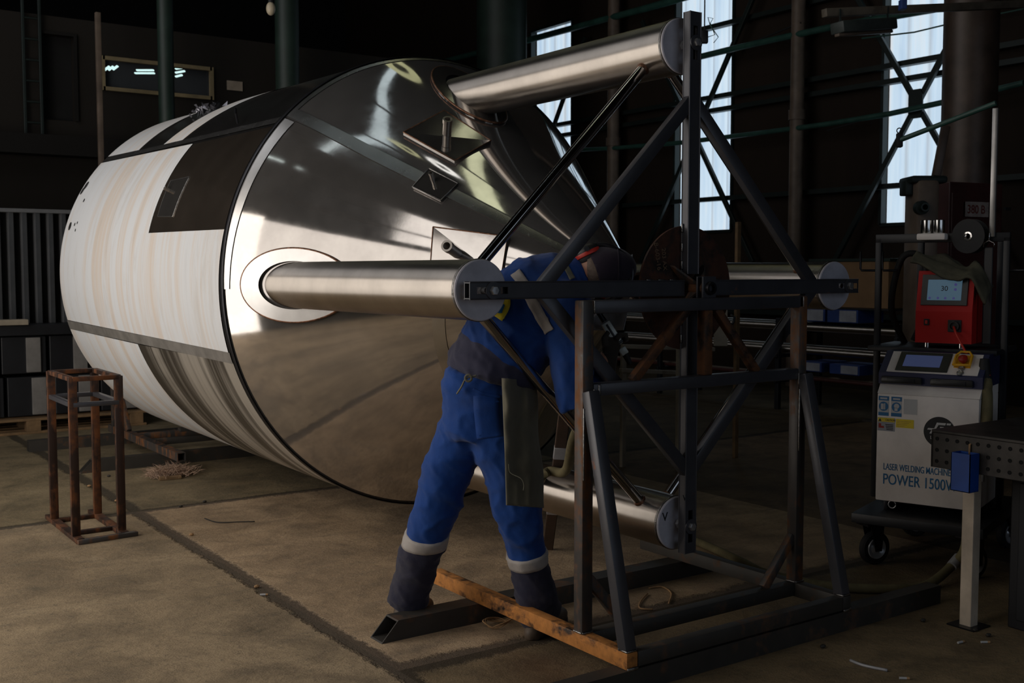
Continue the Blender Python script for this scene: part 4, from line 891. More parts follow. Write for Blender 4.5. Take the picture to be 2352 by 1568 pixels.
# red feeder box
fi = .27; a0 = .10; fz = 1.085; fw_, fh = .27, .36
def rp(a, i, z): return mp(a0+a, fi+i, fz+z)
fd = thing('wire_feeder', 'bright red wire feeder box with a lit screen on the rack shelf', 'machine', rp(fw_/2, .15, 0))
b = MB(); b.prism([rp(0, 0, 0), rp(0, .0, fh*.44), rp(0, .045, fh), rp(0, .30, fh), rp(0, .30, 0)], ME*fw_); build(b, 'body', M['red'], fd, 0)
es = (rp(0, .045, fh)-rp(0, 0, fh*.44)); SS = es.length; es.normalize(); ns = ME.cross(es); ns = ns if ns.dot(MI) < 0 else -ns
def sp3(a, s_, h=0): return rp(a, 0, fh*.44) + es*s_ + ns*h
def sbox(nm, x0, x1, s0, s1, h0, h1, mat, par=None): return build(MB().obox((sp3(x0, s0, h0)+sp3(x1, s1, h1))/2, ME, es, ns, x1-x0, s1-s0, h1-h0, .002), nm, M[mat], par or fd, 20)
bz = sbox('screen_bezel', .022, fw_-.026, .03, SS-.02, 0, .008, 'bez')
sc_ = sbox('screen', .052, fw_-.055, .055, SS-.047, .008, .0095, 'scr', bz)
text('screen_text', '30', .035, M['ink'], sp3(.115, SS*.5, .0098), ME, es, bz)
for k, xx in enumerate((.065, .105, .14, .18)): build(MB().lathe([(.001, 0), (.006, 0), (.006, .0006), (.001, .0006)], sp3(xx, .066, .0095), ns, 10), 'screen_icon', M['scrdot'], bz, 0)
for s_ in (.11, .135): build(MB().lathe([(.001, 0), (.007, 0), (.007, .0006), (.001, .0006)], sp3(.185, s_, .0095), ns, 10), 'screen_icon', M['scrdot'], bz, 0)
def fbox(nm, x0, x1, z0, z1, mat, h=.006, par=None): return build(MB().obox((rp(x0, 0, z0)+rp(x1, -h, z1))/2, ME, MI, Z, x1-x0, h, z1-z0, .002), nm, M[mat], par or fd, 20)
sw = fbox('power_switch', .042, .068, .088, .120, 'black'); fbox('rocker', .049, .061, .095, .113, 'redpl', .010, sw)
sk = fbox('socket_plate', .158, .222, .058, .118, 'black'); build(MB().lathe([(.024, 0), (.024, .018), (.018, .018), (.018, .004), (.001, .004)], rp(.19, -.006, .088), -MI, 24), 'socket_ring', M['bez'], sk, 30)
for xx in (.05, .215): build(MB().lathe([(.001, -.026), (.014, -.026), (.014, 0), (.001, 0)], rp(xx, .03, 0), Z, 20), 'foot', M['chrome'], fd, 40)
cbl = [rp(.19, -.02, .085), rp(.21, -.05, .05), mp(.385, .17, 1.02), mp(.46, .11, .985), mp(.497, .09, .95)]
tag(build(MB().tube(cbl, .006, 8), 'red_cable', M['redpl'], None, 180, origin=cbl[0]), 'thin red cable from the feeder socket down to the console', 'cable')
# rag thrown over the feeder
b = MB(); nu, nv = 26, 12
lo_ = smooth_path([(-.03, -.01, fh+.05), (.07, -.004, fh+.012), (.198, -.012, fh-.05), (.265, -.008, fh-.03), (.33, .01, fh-.17)], 8); hi_ = smooth_path([(-.01, .14, fh+.09), (.11, .14, fh+.075), (.198, .13, fh+.03), (.275, .12, fh+.035), (.345, .10, fh-.07)], 8)
def ragp(u, v):
    k = u*(len(lo_)-1); i_ = min(int(k), len(lo_)-2); l = lo_[i_].lerp(lo_[i_+1], k-i_); h_ = hi_[i_].lerp(hi_[i_+1], k-i_); p = l.lerp(h_, v)
    return rp(p.x, p.y, p.z + .02*math.sin(PI*v) + .014*noise.noise(V((u*7, v*5, 1))) + .008*math.sin(u*14+v*4))
b.rings([[ragp(i/nu, j/nv) for i in range(nu+1)] for j in range(nv+1)], False, False)
rg = build(b, 'work_rag', M['rag'], None, 180, origin=rp(.15, .1, fh)); sm_ = rg.modifiers.new('thickness', 'SOLIDIFY'); sm_.thickness = .012
tag(rg, 'crumpled olive rag thrown over the red feeder', 'rag')
# hoses
hz = [mp(.47, .10, .93), mp(.49, .06, .85), mp(.495, .04, .70), mp(.49, .02, .58)]
ho = thing('hanging_hose', 'khaki wrapped hose hanging down the right side of the white machine', 'hose', hz[0])
build(MB().tube(smooth_path(hz), [.034]*4 + [.030]*15, 18), 'wrap', M['hosewrap'], ho, 60); build(MB().tube([hz[3], mp(.488, .01, .52), mp(.487, .0, .46)], .018, 14), 'silver_sleeve', M['tape'], ho, 60); build(MB().tube([hz[0]+Z*.10, hz[0]], [.02, .035], 14), 'black_end', M['blackrub'], ho, 60)
fl = [mp(.47, -.16, .30), on(2215, 1262, 'z', .16), on(2185, 1300, 'z', .08), on(2130, 1342, 'z', .025), on(2050, 1352, 'z', .022), on(1900, 1345, 'z', .022), on(1765, 1318, 'z', .022), on(1700, 1288, 'z', .022), on(1600, 1243, 'z', .022), on(1450, 1190, 'z', .022), on(1330, 1150, 'z', .03), on(1258, 1125, 'z', .10), dep(1243, 1100, 5.0), dep(1262, 1082, 4.9), dep(1300, 1080, 4.8), dep(1320, 1000, 4.55), dep(1380, 880, 4.4), dep(1404, 822, 4.34)]
ho2 = thing('floor_hose', 'long khaki wrapped hose running over the floor from the machine to the torch', 'hose', on(1760, 1318, 'z', 0))
build(MB().tube(smooth_path(fl), .021, 14), 'wrap', M['hosewrap'], ho2, 60); build(MB().tube([on(2203, 1280, 'z', .115), on(2186, 1300, 'z', .082)], .025, 14), 'tape_wrap', M['tape'], ho2, 60, label='pale tape wrap')
bh = [mp(-.03, .55, 1.06), mp(-.09, .5, 1.25), mp(-.04, .48, 1.5), mp(.04, .5, 1.53), mp(.09, .48, 1.44), mp(.07, .5, 1.2), mp(.03, .5, 1.08)]
tag(build(MB().tube(smooth_path(bh), .017, 12), 'black_hose', M['blackrub'], None, 60, origin=bh[0]), 'thick black hose looped behind the rack posts', 'hose')
# ================================================================== WELDING TABLE at the right edge with blue bin
TX, TY, TZ = .90, -.485, .80
wt = thing('welding_table', 'grey perforated steel welding table at the right edge of the floor', 'table', (1.4, -1.2, 0))
build(MB().box((TX, TY-1.5, TZ-.012), (TX+1.1, TY, TZ), .003), 'table_top', M['tabletop'], wt, 20)
ap = build(MB().box((TX, TY-1.5, TZ-.155), (TX+.012, TY, TZ-.012), .002).box((TX, TY-.012, TZ-.155), (TX+1.1, TY, TZ-.012), .002), 'apron', M['tabletop'], wt, 20)
b = MB()
for k in range(16):
    for r in range(3): b.lathe([(.001, 0), (.0065, 0), (.008, .0012), (.008, -.001)], (TX-.0005, TY-.028-k*.045, TZ-.036-r*.046), -X, 14)
build(b, 'hole', M['hole'], ap, 0, label='dark round holes in three rows', kind='stuff')
for (x, y) in ((TX+.085, TY-.135), (TX+1.0, TY-.135), (TX+.09, TY-1.4), (TX+1.0, TY-1.4)):
    build(MB().box((x-.026, y-.026, 0), (x+.026, y+.026, TZ-.012), .004), 'leg', M['legpaint'], wt, 20)
    build(MB().box((x-.06, y-.06, 0), (x+.06, y+.06, .006)), 'foot_plate', M['blackmetal'], wt, 0)
bn = thing('blue_bin', 'small blue open steel bin hooked on the table apron', 'bin', (TX-.06, TY-.155, TZ-.2))
bz0, bz1 = TZ-.222, TZ-.070; by0, by1, bx0, bx1 = TY-.218, TY-.135, TX-.066, TX-.004
b = MB(); w = .003
b.prism([(bx0, by0, bz1), (bx0, by1, bz1), (bx0, by1, bz0), (bx0, by0, bz0)], X*w); b.box((bx1-w, by0, bz0), (bx1, by1, bz1)); b.box((bx0, by0, bz0), (bx1, by0+w, bz1)); b.box((bx0, by1-w, bz0), (bx1, by1, bz1)); b.box((bx0, by0, bz0), (bx1, by1, bz0+w))
build(b, 'body', M['blue'], bn, 0); build(MB().tube([(bx1-.002, (by0+by1)/2, bz1-.01), (bx1-.002, (by0+by1)/2, bz1+.03), (bx1+.012, (by0+by1)/2, bz1+.032)], .004, 8), 'hook', M['twine'], bn, 180)
dk = thing('dark_cabinet', 'black cabinet standing under the welding table', 'cabinet', (1.5, -1.0, 0)); build(MB().box((1.1, -1.6, .0), (1.75, -.72, .62), .005), 'body', M['black'], dk, 0); build(MB().box((1.09, -1.55, .04), (1.1, -.76, .6), .003), 'door', M['black'], dk, 0)
# ================================================================== SMALL FLOOR ITEMS
br = on(395, 1092, 'z', 0.0)
bd = tag(build(MB().beam(br + V((-.13, -.12, .012)), br + V((.02, -.14, .012)), .05, .024), 'wood_offcut', M['wood'], None, 0, origin=br), 'small wood offcut lying in front of the fibre bundle', 'wood')
b = MB()
for k in range(760):
    a = random.uniform(0, 2*PI); hump = random.choice((-.07, .06)); base = br + V((hump + random.gauss(0, .04), random.gauss(.0, .05) + hump*.3, .012)); l = random.uniform(.05, .13)
    d = V((math.cos(a), math.sin(a), random.uniform(.25, 1.3))).normalized(); mid = base + d*l*.55; tip_ = base + d*l + V((random.uniform(-.02, .02), random.uniform(-.02, .02), -.025)); tip_.z = max(tip_.z, .004)
    b.tube([base, mid, tip_], [.0026, .0022, .0006], 3, False)
tag(build(b, 'fibre_bundle', M['straw'], None, 180, origin=br, kind='stuff'), 'tangled brown fibre bundle on the floor under the tank', 'fibre')
def wireloop(pts, r, nm, lab, mat, cat): tag(build(MB().tube(smooth_path(pts), r, 6), nm, M[mat], None, 180, origin=pts[0]), lab, cat)
c = on(1145, 1436, 'z', .006); wireloop([c + V((math.cos(t*1.1)*(.05+.012*(t % 3)), math.sin(t*1.1)*(.035+.012*(t % 2)), .004+.012*(t % 3))) for t in range(20)], .0022, 'twine_coil', 'small tangle of twine on the floor by the left rail', 'twine', 'twine')
wireloop([on(x, y, 'z', .006) for x, y in ((1487, 1363), (1472, 1380), (1470, 1396), (1500, 1399))], .004, 'twine_piece', 'short curl of twine on the floor inside the stand', 'twine', 'twine')
wireloop([on(x, y, 'z', .006) for x, y in ((1490, 1350), (1520, 1347), (1542, 1362), (1536, 1385))], .004, 'twine_piece', 'longer curl of twine on the floor inside the stand', 'twine', 'twine')
wireloop([on(x, y, 'z', .006) for x, y in ((1953, 1516), (1985, 1528), (2038, 1539))], .006, 'welding_rod', 'bent grey rod on the floor at lower right', 'tape', 'rod')
wireloop([on(x, y, 'z', .006) for x, y in ((470, 1190), (500, 1199), (550, 1198), (585, 1197))], .003, 'wire_piece', 'thin curved wire on the floor in front of the tank', 'blackrub', 'wire')
for i, (x, y, a, lab) in enumerate(((2077, 1557, -.1, 'white cigarette end near the bottom edge at right'), (2207, 1474, .5, 'left white stub on the floor by the table leg'), (2263, 1474, 0, 'right white stub on the floor by the table leg'), (606, 1365, .1, 'white stub lying in the floor joint at left'))):
    p = on(x, y, 'z', .005); d = (RT*math.cos(a) + V((FW.x, FW.y, 0))*math.sin(a)); d.z = 0; d.normalize()
    o = thing('cigarette_end', lab, 'cigarette end', p); build(MB().cyl(p - d*.017, p + d*.008, .0045, 10), 'paper', M['lwhite'], o); build(MB().cyl(p + d*.008, p + d*.018, .0046, 10), 'filter', M['twine'], o)
cr_i = 0
for (x, y) in ((440, 1230), (590, 1350), (268, 1152), (205, 1118), (415, 1165), (2120, 1428), (250, 1095), (470, 1154), (2240, 1450), (2270, 1462), (1890, 1488)):
    p = on(x, y, 'z', .0); b = MB(); b.ell(p + Z*.008, X*.014, Y*.01, Z*.008, 6, 4)
    cr_i += 1
    tag(build(b, 'pebble', M['twine'] if cr_i < 5 else M['skid'], None, 0, origin=p), 'small crumb of debris on the concrete floor, %s' % (('just right of the joint crossing', 'in the long floor joint', 'behind the rusty rack', 'inside the rusty rack', 'near the fibre bundle', 'left of the table leg', 'left of the fibre bundle', 'beside the cross joint', 'against the table leg', 'right of the table leg', 'by the front skid')[cr_i-1]), 'debris', 'debris crumbs on the floor')
# leaning board behind the man
p, q = dep(1303, 900, 4.75), on(1258, 1262, 'z', .0)
lb = thing('leaning_slat', 'dark wooden slat with grey tape leaning behind the worker', 'slat', q)
build(MB().beam(q + Z*.005, p, .055, .02, up=FW), 'slat', M['darkwood'], lb, 20)
for f in (.30, .66): a = q.lerp(p, f-.035); c = q.lerp(p, f+.035); build(MB().beam(a, c, .058, .023, up=FW), 'tape_band', M['tape'], lb, 20)
# ================================================================== WORKER
HX = RT; HU = UP; HF = FW
person = None
def J(x, y, d): return dep(x, y, d)
hipL, hipR = J(1062, 935, 4.34), J(1135, 940, 4.24)
kneL, kneR = J(1002, 1165, 4.36), J(1188, 1165, 4.28)
ankL, ankR = J(934, 1378, 4.50), J(1240, 1408, 4.38)
def ring(c, a, ra, bb, rb_, n=20): c, a, bb = V(c), V(a).normalized(), V(bb).normalized(); return [c + a*ra*math.cos(2*PI*k/n) + bb*rb_*math.sin(2*PI*k/n) for k in range(n)]
def diag(ax, ay): return (RT*ax - UP*ay).normalized()
shL, shR = J(1190, 655, 4.38), J(1310, 700, 4.16)
elL, haL = J(1120, 770, 4.50), J(1262, 790, 4.58)
elR, haR = J(1318, 915, 4.13), J(1396, 815, 4.32)
neck0, neck1 = J(1318, 634, 4.28), J(1352, 622, 4.28)
headc = J(1386, 616, 4.27)
# --- body: one continuous skin surface
b = MB()
def torso(b, g, hem=False):
    rs = [] if hem else [ring(J(1110, 965, 4.29), RT, .145+g, FW, .125+g)]
    rs += [ring(J(1113, 915, 4.28), RT, .150+g, FW, .13+g), ring(J(1126, 855, 4.27), diag(.92, .3), .14+g, FW, .12+g), ring(J(1172, 775, 4.26), diag(.8, .55), .168+g, FW, .13+g),
           ring(J(1222, 705, 4.26), diag(.78, .6), .185+g, FW, .135+g), ring(J(1268, 660, 4.26), diag(.74, .64), .172+g, FW, .12+g), ring(J(1306, 637, 4.27), diag(.66, .74), .10+g, FW, .085+g), ring(J(1330, 628, 4.28), diag(.4, .9), .060+g*.5, FW, .058+g*.5)]
    b.rings(rs, True)
torso(b, -.015)
b.tube([neck0, neck1, headc], [.058, .056, .06], 18)
b.ell(headc, RT*.112, UP*.078, FW*.098); b.ell(headc - RT*.06 + FW*.055, RT*.055, UP*.05, FW*.045)      # skull and jaw
b.ell(headc - RT*.02 + FW*.105, RT*.026, UP*.012, FW*.018, 10, 8)                                        # nose
for s_ in (-1, 1): b.ell(headc + UP*.078*s_ - RT*.02, RT*.03, UP*.01, FW*.02, 10, 8)                      # ears
for a_, k_, an, sw_ in ((hipL, kneL, ankL, 1), (hipR, kneR, ankR, 1)):
    b.tube([a_ + RT*.012, a_.lerp(k_, .5), k_, k_.lerp(an, .35), an], [.066, .066, .054, .054, .038], 16); b.tube([an, an + (FW*.10 + RT*.05)*1.0 - Z*.045], [.04, .035], 12)
for s_, e_, h_ in ((shL, elL, haL), (shR, elR, haR)):
    b.tube([s_.lerp(J(1268, 660, 4.26), .4), s_, s_.lerp(e_, .5), e_, e_.lerp(h_, .4), h_], [.05, .052, .047, .04, .037, .028], 14)
me = remesh(b, .011, 3)
person = from_mesh(me, 'person', M['skin'], None, 180, origin=(J(1100, 900, 4.3).x, J(1100, 900, 4.3).y, 0))
tag(person, 'worker in blue overalls and ear defenders bending over the cone tip with a welding torch', 'person')
PX = []
def wr(amp, sx=9, sz=22, shift=0):
    """cloth folds: long ridges wrapping round the limb plus finer creases"""
    def f(co, n):
        u, w, z = co.dot(RT), co.dot(FW), co.z + .35*co.dot(RT)
        a = noise.noise(V((u*sx*.5+shift, w*sx*.5, z*sz*.55))); ridge = (1-abs(a)*2.2)
        c = noise.noise(V((u*sx*1.3+5, w*sx*1.3+shift, z*sz*1.2))); ridge2 = (1-abs(c)*2.4)
        return amp*(1.15*max(0, ridge)**2 + .55*max(0, ridge2)**2 + .8*noise.noise(V((u*6, w*6, z*5+shift))) + .18*noise.noise(V((u*45, w*45, z*45))) - .5)
    return f
# --- trousers
b = MB()
b.rings([ring(J(1116, 868, 4.27), diag(.95, .25), .152, FW, .135), ring(J(1112, 910, 4.28), RT, .164, FW, .145), ring(J(1109, 960, 4.29), RT, .166, FW, .148), ring(J(1107, 1005, 4.30), RT, .150, FW, .13)], True)
def legtube(a_, k_, an, w): b.tube([a_ + UP*.06, a_ - UP*.04, a_.lerp(k_, .38), a_.lerp(k_, .75), k_, k_.lerp(an, .30), k_.lerp(an, .62), an, an.lerp(k_, -.06)], w, 22)
legtube(J(1075, 950, 4.33), kneL, ankL, [.10, .108, .104, .098, .093, .084, .081, .084, .080])
legtube(J(1135, 950, 4.26), kneR, ankR, [.105, .112, .110, .102, .098, .084, .080, .082, .080])
me = remesh(b, .0095, 11, wr(.0105, 8, 11))
me.materials.clear()
tr_ = from_mesh(me, 'trousers', [M['bluecl'], M['navy']], person, 180, label='blue work trousers with dark navy lower legs')
off = OFF[tr_.name]
bandL, bandR = J(977, 1243, 4.40), J(1213, 1288, 4.32)
aL, aR = (ankL-kneL).normalized(), (ankR-kneR).normalized()
tL, tR = (aL*1.0 - RT*.16).normalized(), (aR + RT*.06).normalized()
for p_ in me.polygons:
    c = p_.center + off
    left = (c-ankL).length + (c-kneL).length < (c-ankR).length + (c-kneR).length
    p_.material_index = 1 if (((c-bandL).dot(aL+RT*.22) > .0) if left else ((c-bandR).dot(aR-RT*.05) > 0)) else 0
bpy.context.view_layer.update()
def band(c, ax, r, w, tilt, nm='reflective_band'):
    ax = (V(ax) + tilt).normalized(); e1 = ax.cross(FW).normalized(); e2 = ax.cross(e1); bb = MB(); n_ = 56; o_ = OFF[tr_.name]; rs = []
    for h, o in ((-.5, -.003), (-.5, .004), (-.25, .006), (0, .006), (.25, .006), (.5, .004), (.5, -.003)):
        row = []
        for k in range(n_):
            a = 2*PI*k/n_; d = e1*math.cos(a)+e2*math.sin(a); p0 = c + ax*h*w
            hit, loc, nr, _ = tr_.ray_cast(p0 + d*.125 - o_, -d, distance=.12)
            row.append((loc + o_ if hit else p0 + d*r) + d*o)
        rs.append(row)
    bb.rings(rs, False); return build(bb, nm, M['reflect'], person, 180)
band(J(978, 1238, 4.40), aL, .0895, .052, RT*.22); band(J(1213, 1282, 4.33), aR, .089, .052, -RT*.05)
# back pocket + stains as cloth pieces following the seat
def drape(nm, quad, mat, bow=.0, nu=10, nv=12, th=.004, lab=None, fold=0.0):
    q = [V(p) for p in quad]; bb = MB()
    def pt(u, v):
        p = (q[0]*(1-u)+q[1]*u)*(1-v) + (q[3]*(1-u)+q[2]*u)*v
        return p - FW*(bow*math.sin(PI*u)) - FW*(fold*math.sin(u*13+v*2)*v)
    bb.rings([[pt(i/nu, j/nv) for i in range(nu+1)] for j in range(nv+1)], False, False)
    o = build(bb, nm, M[mat], person, 180); md = o.modifiers.new('thickness', 'SOLIDIFY'); md.thickness = th
    if lab: o['label'] = lab
    return o
# --- jacket
b = MB()
b.rings([ring(J(1132, 876, 4.27), diag(.97, .24), .162, FW, .140), ring(J(1135, 862, 4.27), diag(.96, .28), .180, FW, .158), ring(J(1135, 838, 4.27), diag(.92, .36), .180, FW, .158), ring(J(1155, 804, 4.265), diag(.85, .5), .180, FW, .157), ring(J(1185, 758, 4.26), diag(.8, .56), .180, FW, .152), ring(J(1228, 700, 4.26), diag(.78, .6), .198, FW, .152), ring(J(1268, 662, 4.26), diag(.74, .64), .180, FW, .135), ring(J(1304, 640, 4.27), diag(.62, .78), .115, FW, .105), ring(J(1328, 630, 4.275), diag(.4, .9), .075, FW, .075), ring(J(1338, 627, 4.28), diag(.4, .9), .074, FW, .074)], True)
b.tube([shL.lerp(J(1268, 660, 4.26), .35), shL, shL.lerp(elL, .5), elL, elL.lerp(haL, .45), haL.lerp(elL, .1)], [.085, .092, .088, .080, .070, .055], 18)
b.tube([shR.lerp(J(1268, 660, 4.26), .35), shR, shR.lerp(elR, .5), elR, elR.lerp(haR, .45), haR.lerp(elR, .36)], [.085, .092, .088, .080, .062, .046], 18)
me = remesh(b, .0095, 6, wr(.0105, 9, 9, 3)); me.materials.clear()
jm = cloth('royal_blue_navy_jacket', (.007, .046, .215), amount=.4, dirt=(.03, .04, .08)); nt = jm.node_tree; g = N(nt)
bs = next(n for n in nt.nodes if n.type == 'BSDF_PRINCIPLED'); src = bs.inputs['Base Color'].links[0].from_socket
offp = OFF[person.name]; P_ = J(1112, 800, 4.13) - offp; Nn = -RT*.56 - UP*.83
co = g('ShaderNodeTexCoord').outputs['Object']
dl = g('ShaderNodeVectorMath', {0: co, 1: Nn}, operation='DOT_PRODUCT').outputs['Value']; dr_ = g('ShaderNodeVectorMath', {0: co, 1: RT}, operation='DOT_PRODUCT').outputs['Value']
wv = g.math('MULTIPLY', g.math('SUBTRACT', g.noise(co, 9, 2), .5), .05)
mk = g.math('MULTIPLY', g.math('GREATER_THAN', g.math('ADD', dl, wv), P_.dot(Nn)), g.math('LESS_THAN', dr_, (J(1235, 800, 4.2)-offp).dot(RT)))
nt.links.new(g.mix(mk, src, (.034, .034, .062)) if False else g('ShaderNodeMix', {0: mk, 6: src, 7: (.036, .036, .066, 1)}, data_type='RGBA').outputs[2], bs.inputs['Base Color'])
jk = from_mesh(me, 'jacket', [jm], person, 180, label='blue work jacket with a navy gathered hem')
# surface strips laid on the jacket by shrinking them onto it
def strip(nm, pts, w, mat, lab=None, par=None, over=.006):
    pts = smooth_path([V(p) for p in pts], 8); bb = MB(); dg = bpy.context.evaluated_depsgraph_get(); rs = []
    offv = OFF[jk.name]; n_ = len(pts)
    for i, p in enumerate(pts):
        d = (pts[min(i+1, n_-1)]-pts[max(i-1, 0)]).normalized(); view = (p-CAM).normalized(); sd = d.cross(view).normalized(); row = []
        for u in (-1, -.5, 0, .5, 1):
            q = p + sd*w/2*u; o_ = CAM; dd = (q-CAM).normalized()
            hit, loc, nrm_, _ = (par or jk).ray_cast(o_-offv, dd); row.append((loc+offv+nrm_*over) if hit and (loc+offv-q).length < .35 else (row[-1] if row else q))
        rs.append(row)
    bb.rings(rs, False, False); o = build(bb, nm, M[mat], person, 180); md = o.modifiers.new('thickness', 'SOLIDIFY'); md.thickness = min(.003, over)
    if lab: o['label'] = lab
bpy.context.view_layer.update()
strip('reflective_band', [J(1184, 626, 4.2), J(1200, 648, 4.15), J(1218, 682, 4.1), J(1238, 720, 4.1), J(1262, 762, 4.1)], .042, 'reflect', 'grey reflective stripe across the shoulder blades')
strip('collar_trim', [J(1294, 604, 4.2), J(1304, 622, 4.2), J(1314, 642, 4.2)], .020, 'collar', 'olive trim under the collar')
sl = [J(1158, 684, 4.2), J(1159, 700, 4.2), J(1150, 718, 4.2), J(1142, 730, 4.2)]
strip('sleeve_badge', sl, .046, 'lyel', 'yellow sleeve badge'); strip('badge_emblem', [J(1153, 698, 4.2), J(1150, 708, 4.2), J(1146, 718, 4.2)], .026, 'bluetext', 'blue centre of the badge', over=.0095)
strip('back_pocket', [J(1087, 893, 4.1), J(1112, 905, 4.1), J(1150, 912, 4.1)], .010, 'bluecl', 'pocket hem', par=tr_, over=.003)
strip('back_pocket', [J(1118, 908, 4.1), J(1120, 950, 4.1), J(1126, 1005, 4.1)], .100, 'bluecl', 'patch pocket on the seat', par=tr_, over=.0022)
# --- apron around the right hip, tie at the back
bb = MB(); nu, nv = 30, 40
def apr(u, v):
    x = 1152 + (78+10*v)*u + 12*v + 2.5*math.sin(v*11)*u; y = 868 + (1160-868)*v + (6*u)
    d = 4.10 + .17*u*u - .02*v - .016*math.sin(u*9+v*2.2)*(1-.35*v) + .010*noise.noise(V((u*5, v*7, 2))) - .02*math.exp(-((v-.18)/.12)**2)*u
    return dep(x, y, d)
bb.rings([[apr(i/nu, j/nv) for i in range(nu+1)] for j in range(nv+1)], False, False)
apo = build(bb, 'apron', M['apron'], person, 180, label='olive suede apron hanging at the right hip'); md = apo.modifiers.new('thickness', 'SOLIDIFY'); md.thickness = .006
tie = [J(1094, 862, 4.115), J(1078, 866, 4.115), J(1068, 872, 4.115), J(1060, 888, 4.12), J(1050, 903, 4.13)]
build(MB().tube(smooth_path(tie), .011, 8, flat=.3), 'apron_tie', M['apron'], person, 180, label='olive apron tie')
build(MB().tube([J(1076, 868, 4.105) + (RT*math.cos(t*PI/6)+UP*math.sin(t*PI/6))*.012 for t in range(13)], .005, 8), 'apron_knot', M['apron'], person, 180, label='knot of the apron tie')
wireloop_pts = smooth_path([J(1168, 1065, 4.07), J(1172, 1085, 4.07), J(1196, 1098, 4.06), J(1203, 1112, 4.06), J(1202, 1126, 4.06)])
build(MB().tube(wireloop_pts, .0015, 5), 'loose_thread', M['collar'], person, 180)
# --- boots
for an, dr in ((ankL, (FW*.8+RT*.35)), (ankR, (FW*.75+RT*.45))):
    d = V((dr.x, dr.y, 0)).normalized(); s_ = d.cross(Z); g = V((an.x, an.y, 0)); bb = MB()
    bb.rings([ring(g - d*.055 + Z*.0, s_, .036, d, .036), ring(g - d*.02 + Z*.03, s_, .044, d, .075), ring(g + Z*.08, s_, .048, d, .055), ring(g + Z*.17, s_, .05, d, .055)], True)
    bb.ell(g + d*.09 + Z*.04, d*.115, s_*.05, Z*.042)
    bb.box(g - V((.001, .001, 0)), g + V((.001, .001, .02)))
    bt = from_mesh(remesh(bb, .009, 3), 'boot', M['boot'], person, 180)
    so = MB(); so.rings([[g + d*(.065 + .145*math.cos(t)) + s_*(.05*math.sin(t)) + Z*h for t in [2*PI*k/28 for k in range(28)]] for h in (.0, .022)], True); build(so, 'sole', M['blackrub'], bt, 40)
# --- head: hair, cap, eyes, ear defenders, visor
def clip_ell(c, a, b_, e_, planes, n=48, m=32):
    bb = MB(); bb.ell(c, a, b_, e_, n, m)
    for co, no in planes: bmesh.ops.bisect_plane(bb.b, geom=bb.b.verts[:]+bb.b.edges[:]+bb.b.faces[:], plane_co=co, plane_no=no, clear_inner=True)
    return bb
capo = J(1366, 614, 4.18)
o = build(clip_ell(headc + RT*.004, RT*.124, UP*.088, FW*.108, [(capo, (RT*.9 + UP*.33 + FW*.12).normalized())]), 'cap', M['capcl'], person, 180, label='dark plum knitted cap'); md = o.modifiers.new('thickness', 'SOLIDIFY'); md.thickness = .006
build(MB().tube([headc + RT*.05 + (UP*math.cos(t)*.082 - FW*math.sin(t)*.102) for t in [PI*k/16 for k in range(17)]], .003, 6), 'cap_seam', M['capcl'], person, 180)
o = build(clip_ell(headc - RT*.004, RT*.115, UP*.0805, FW*.1005, [(headc, -FW), (headc - RT*.045 + UP*.0, (RT - FW*.3).normalized())]), 'hair', M['hairs'], person, 180, label='cropped greying hair')
for s_ in (-1, 1): build(MB().ell(headc + FW*.092 + RT*.012 + UP*.03*s_, RT*.011, UP*.012, FW*.010, 12, 8), 'eye', M['eye'], person, 180)
em = None
def cup(c, ax, nm):
    ax = ax.normalized()
    o = build(MB().lathe([(.001, .050), (.030, .048), (.046, .038), (.050, .026), (.050, .020)], c, ax, 32), 'ear_cup', M['bez'], person, 50, label=nm)
    build(MB().lathe([(.051, .022), (.0525, .018), (.0525, .008), (.050, .006)], c, ax, 32), 'red_ring', M['redpl'], o, 50); build(MB().lathe([(.046, .008), (.050, .002), (.046, -.012), (.03, -.014)], c, ax, 32), 'cushion', M['blackrub'], o, 50)
    build(MB().tube([c + ax*.03 - FW*.048 + RT*.0, c + ax*.03 - FW*.056], .010, 10), 'pivot', M['chrome'], o, 50)
cup(J(1353, 590, 4.24), -RT*.43 + UP*.9, 'left ear cup, black with a red ring'); cup(J(1362, 668, 4.24), -RT*.2 - UP*.95, 'right ear cup, black with a red ring')
hb = [J(1352, 574, 4.235), J(1380, 562, 4.23), J(1412, 572, 4.22), J(1440, 594, 4.22), J(1451, 622, 4.22), J(1446, 652, 4.22), J(1424, 680, 4.22), J(1390, 694, 4.225), J(1362, 690, 4.235)]
build(MB().tube(smooth_path(hb), .007, 10, flat=1.6), 'headband', M['blackmetal'], person, 60, label='black headband of the ear defenders')
bb = MB(); vc = headc - RT*.02 + FW*.02; rows = []
for j in range(13):
    t = j/12; rr_ = 1-.25*t*t; rows.append([vc + UP*(.055 - .295*t) + RT*(.135*rr_*math.cos(a)) + FW*(.122*rr_*math.sin(a)) for a in [(-8 + 160*k/20)*D2R for k in range(21)]])
bb.rings(rows, False, False); o = build(bb, 'face_shield', M['visor'], person, 180, label='clear grey face shield'); md = o.modifiers.new('thickness', 'SOLIDIFY'); md.thickness = .003
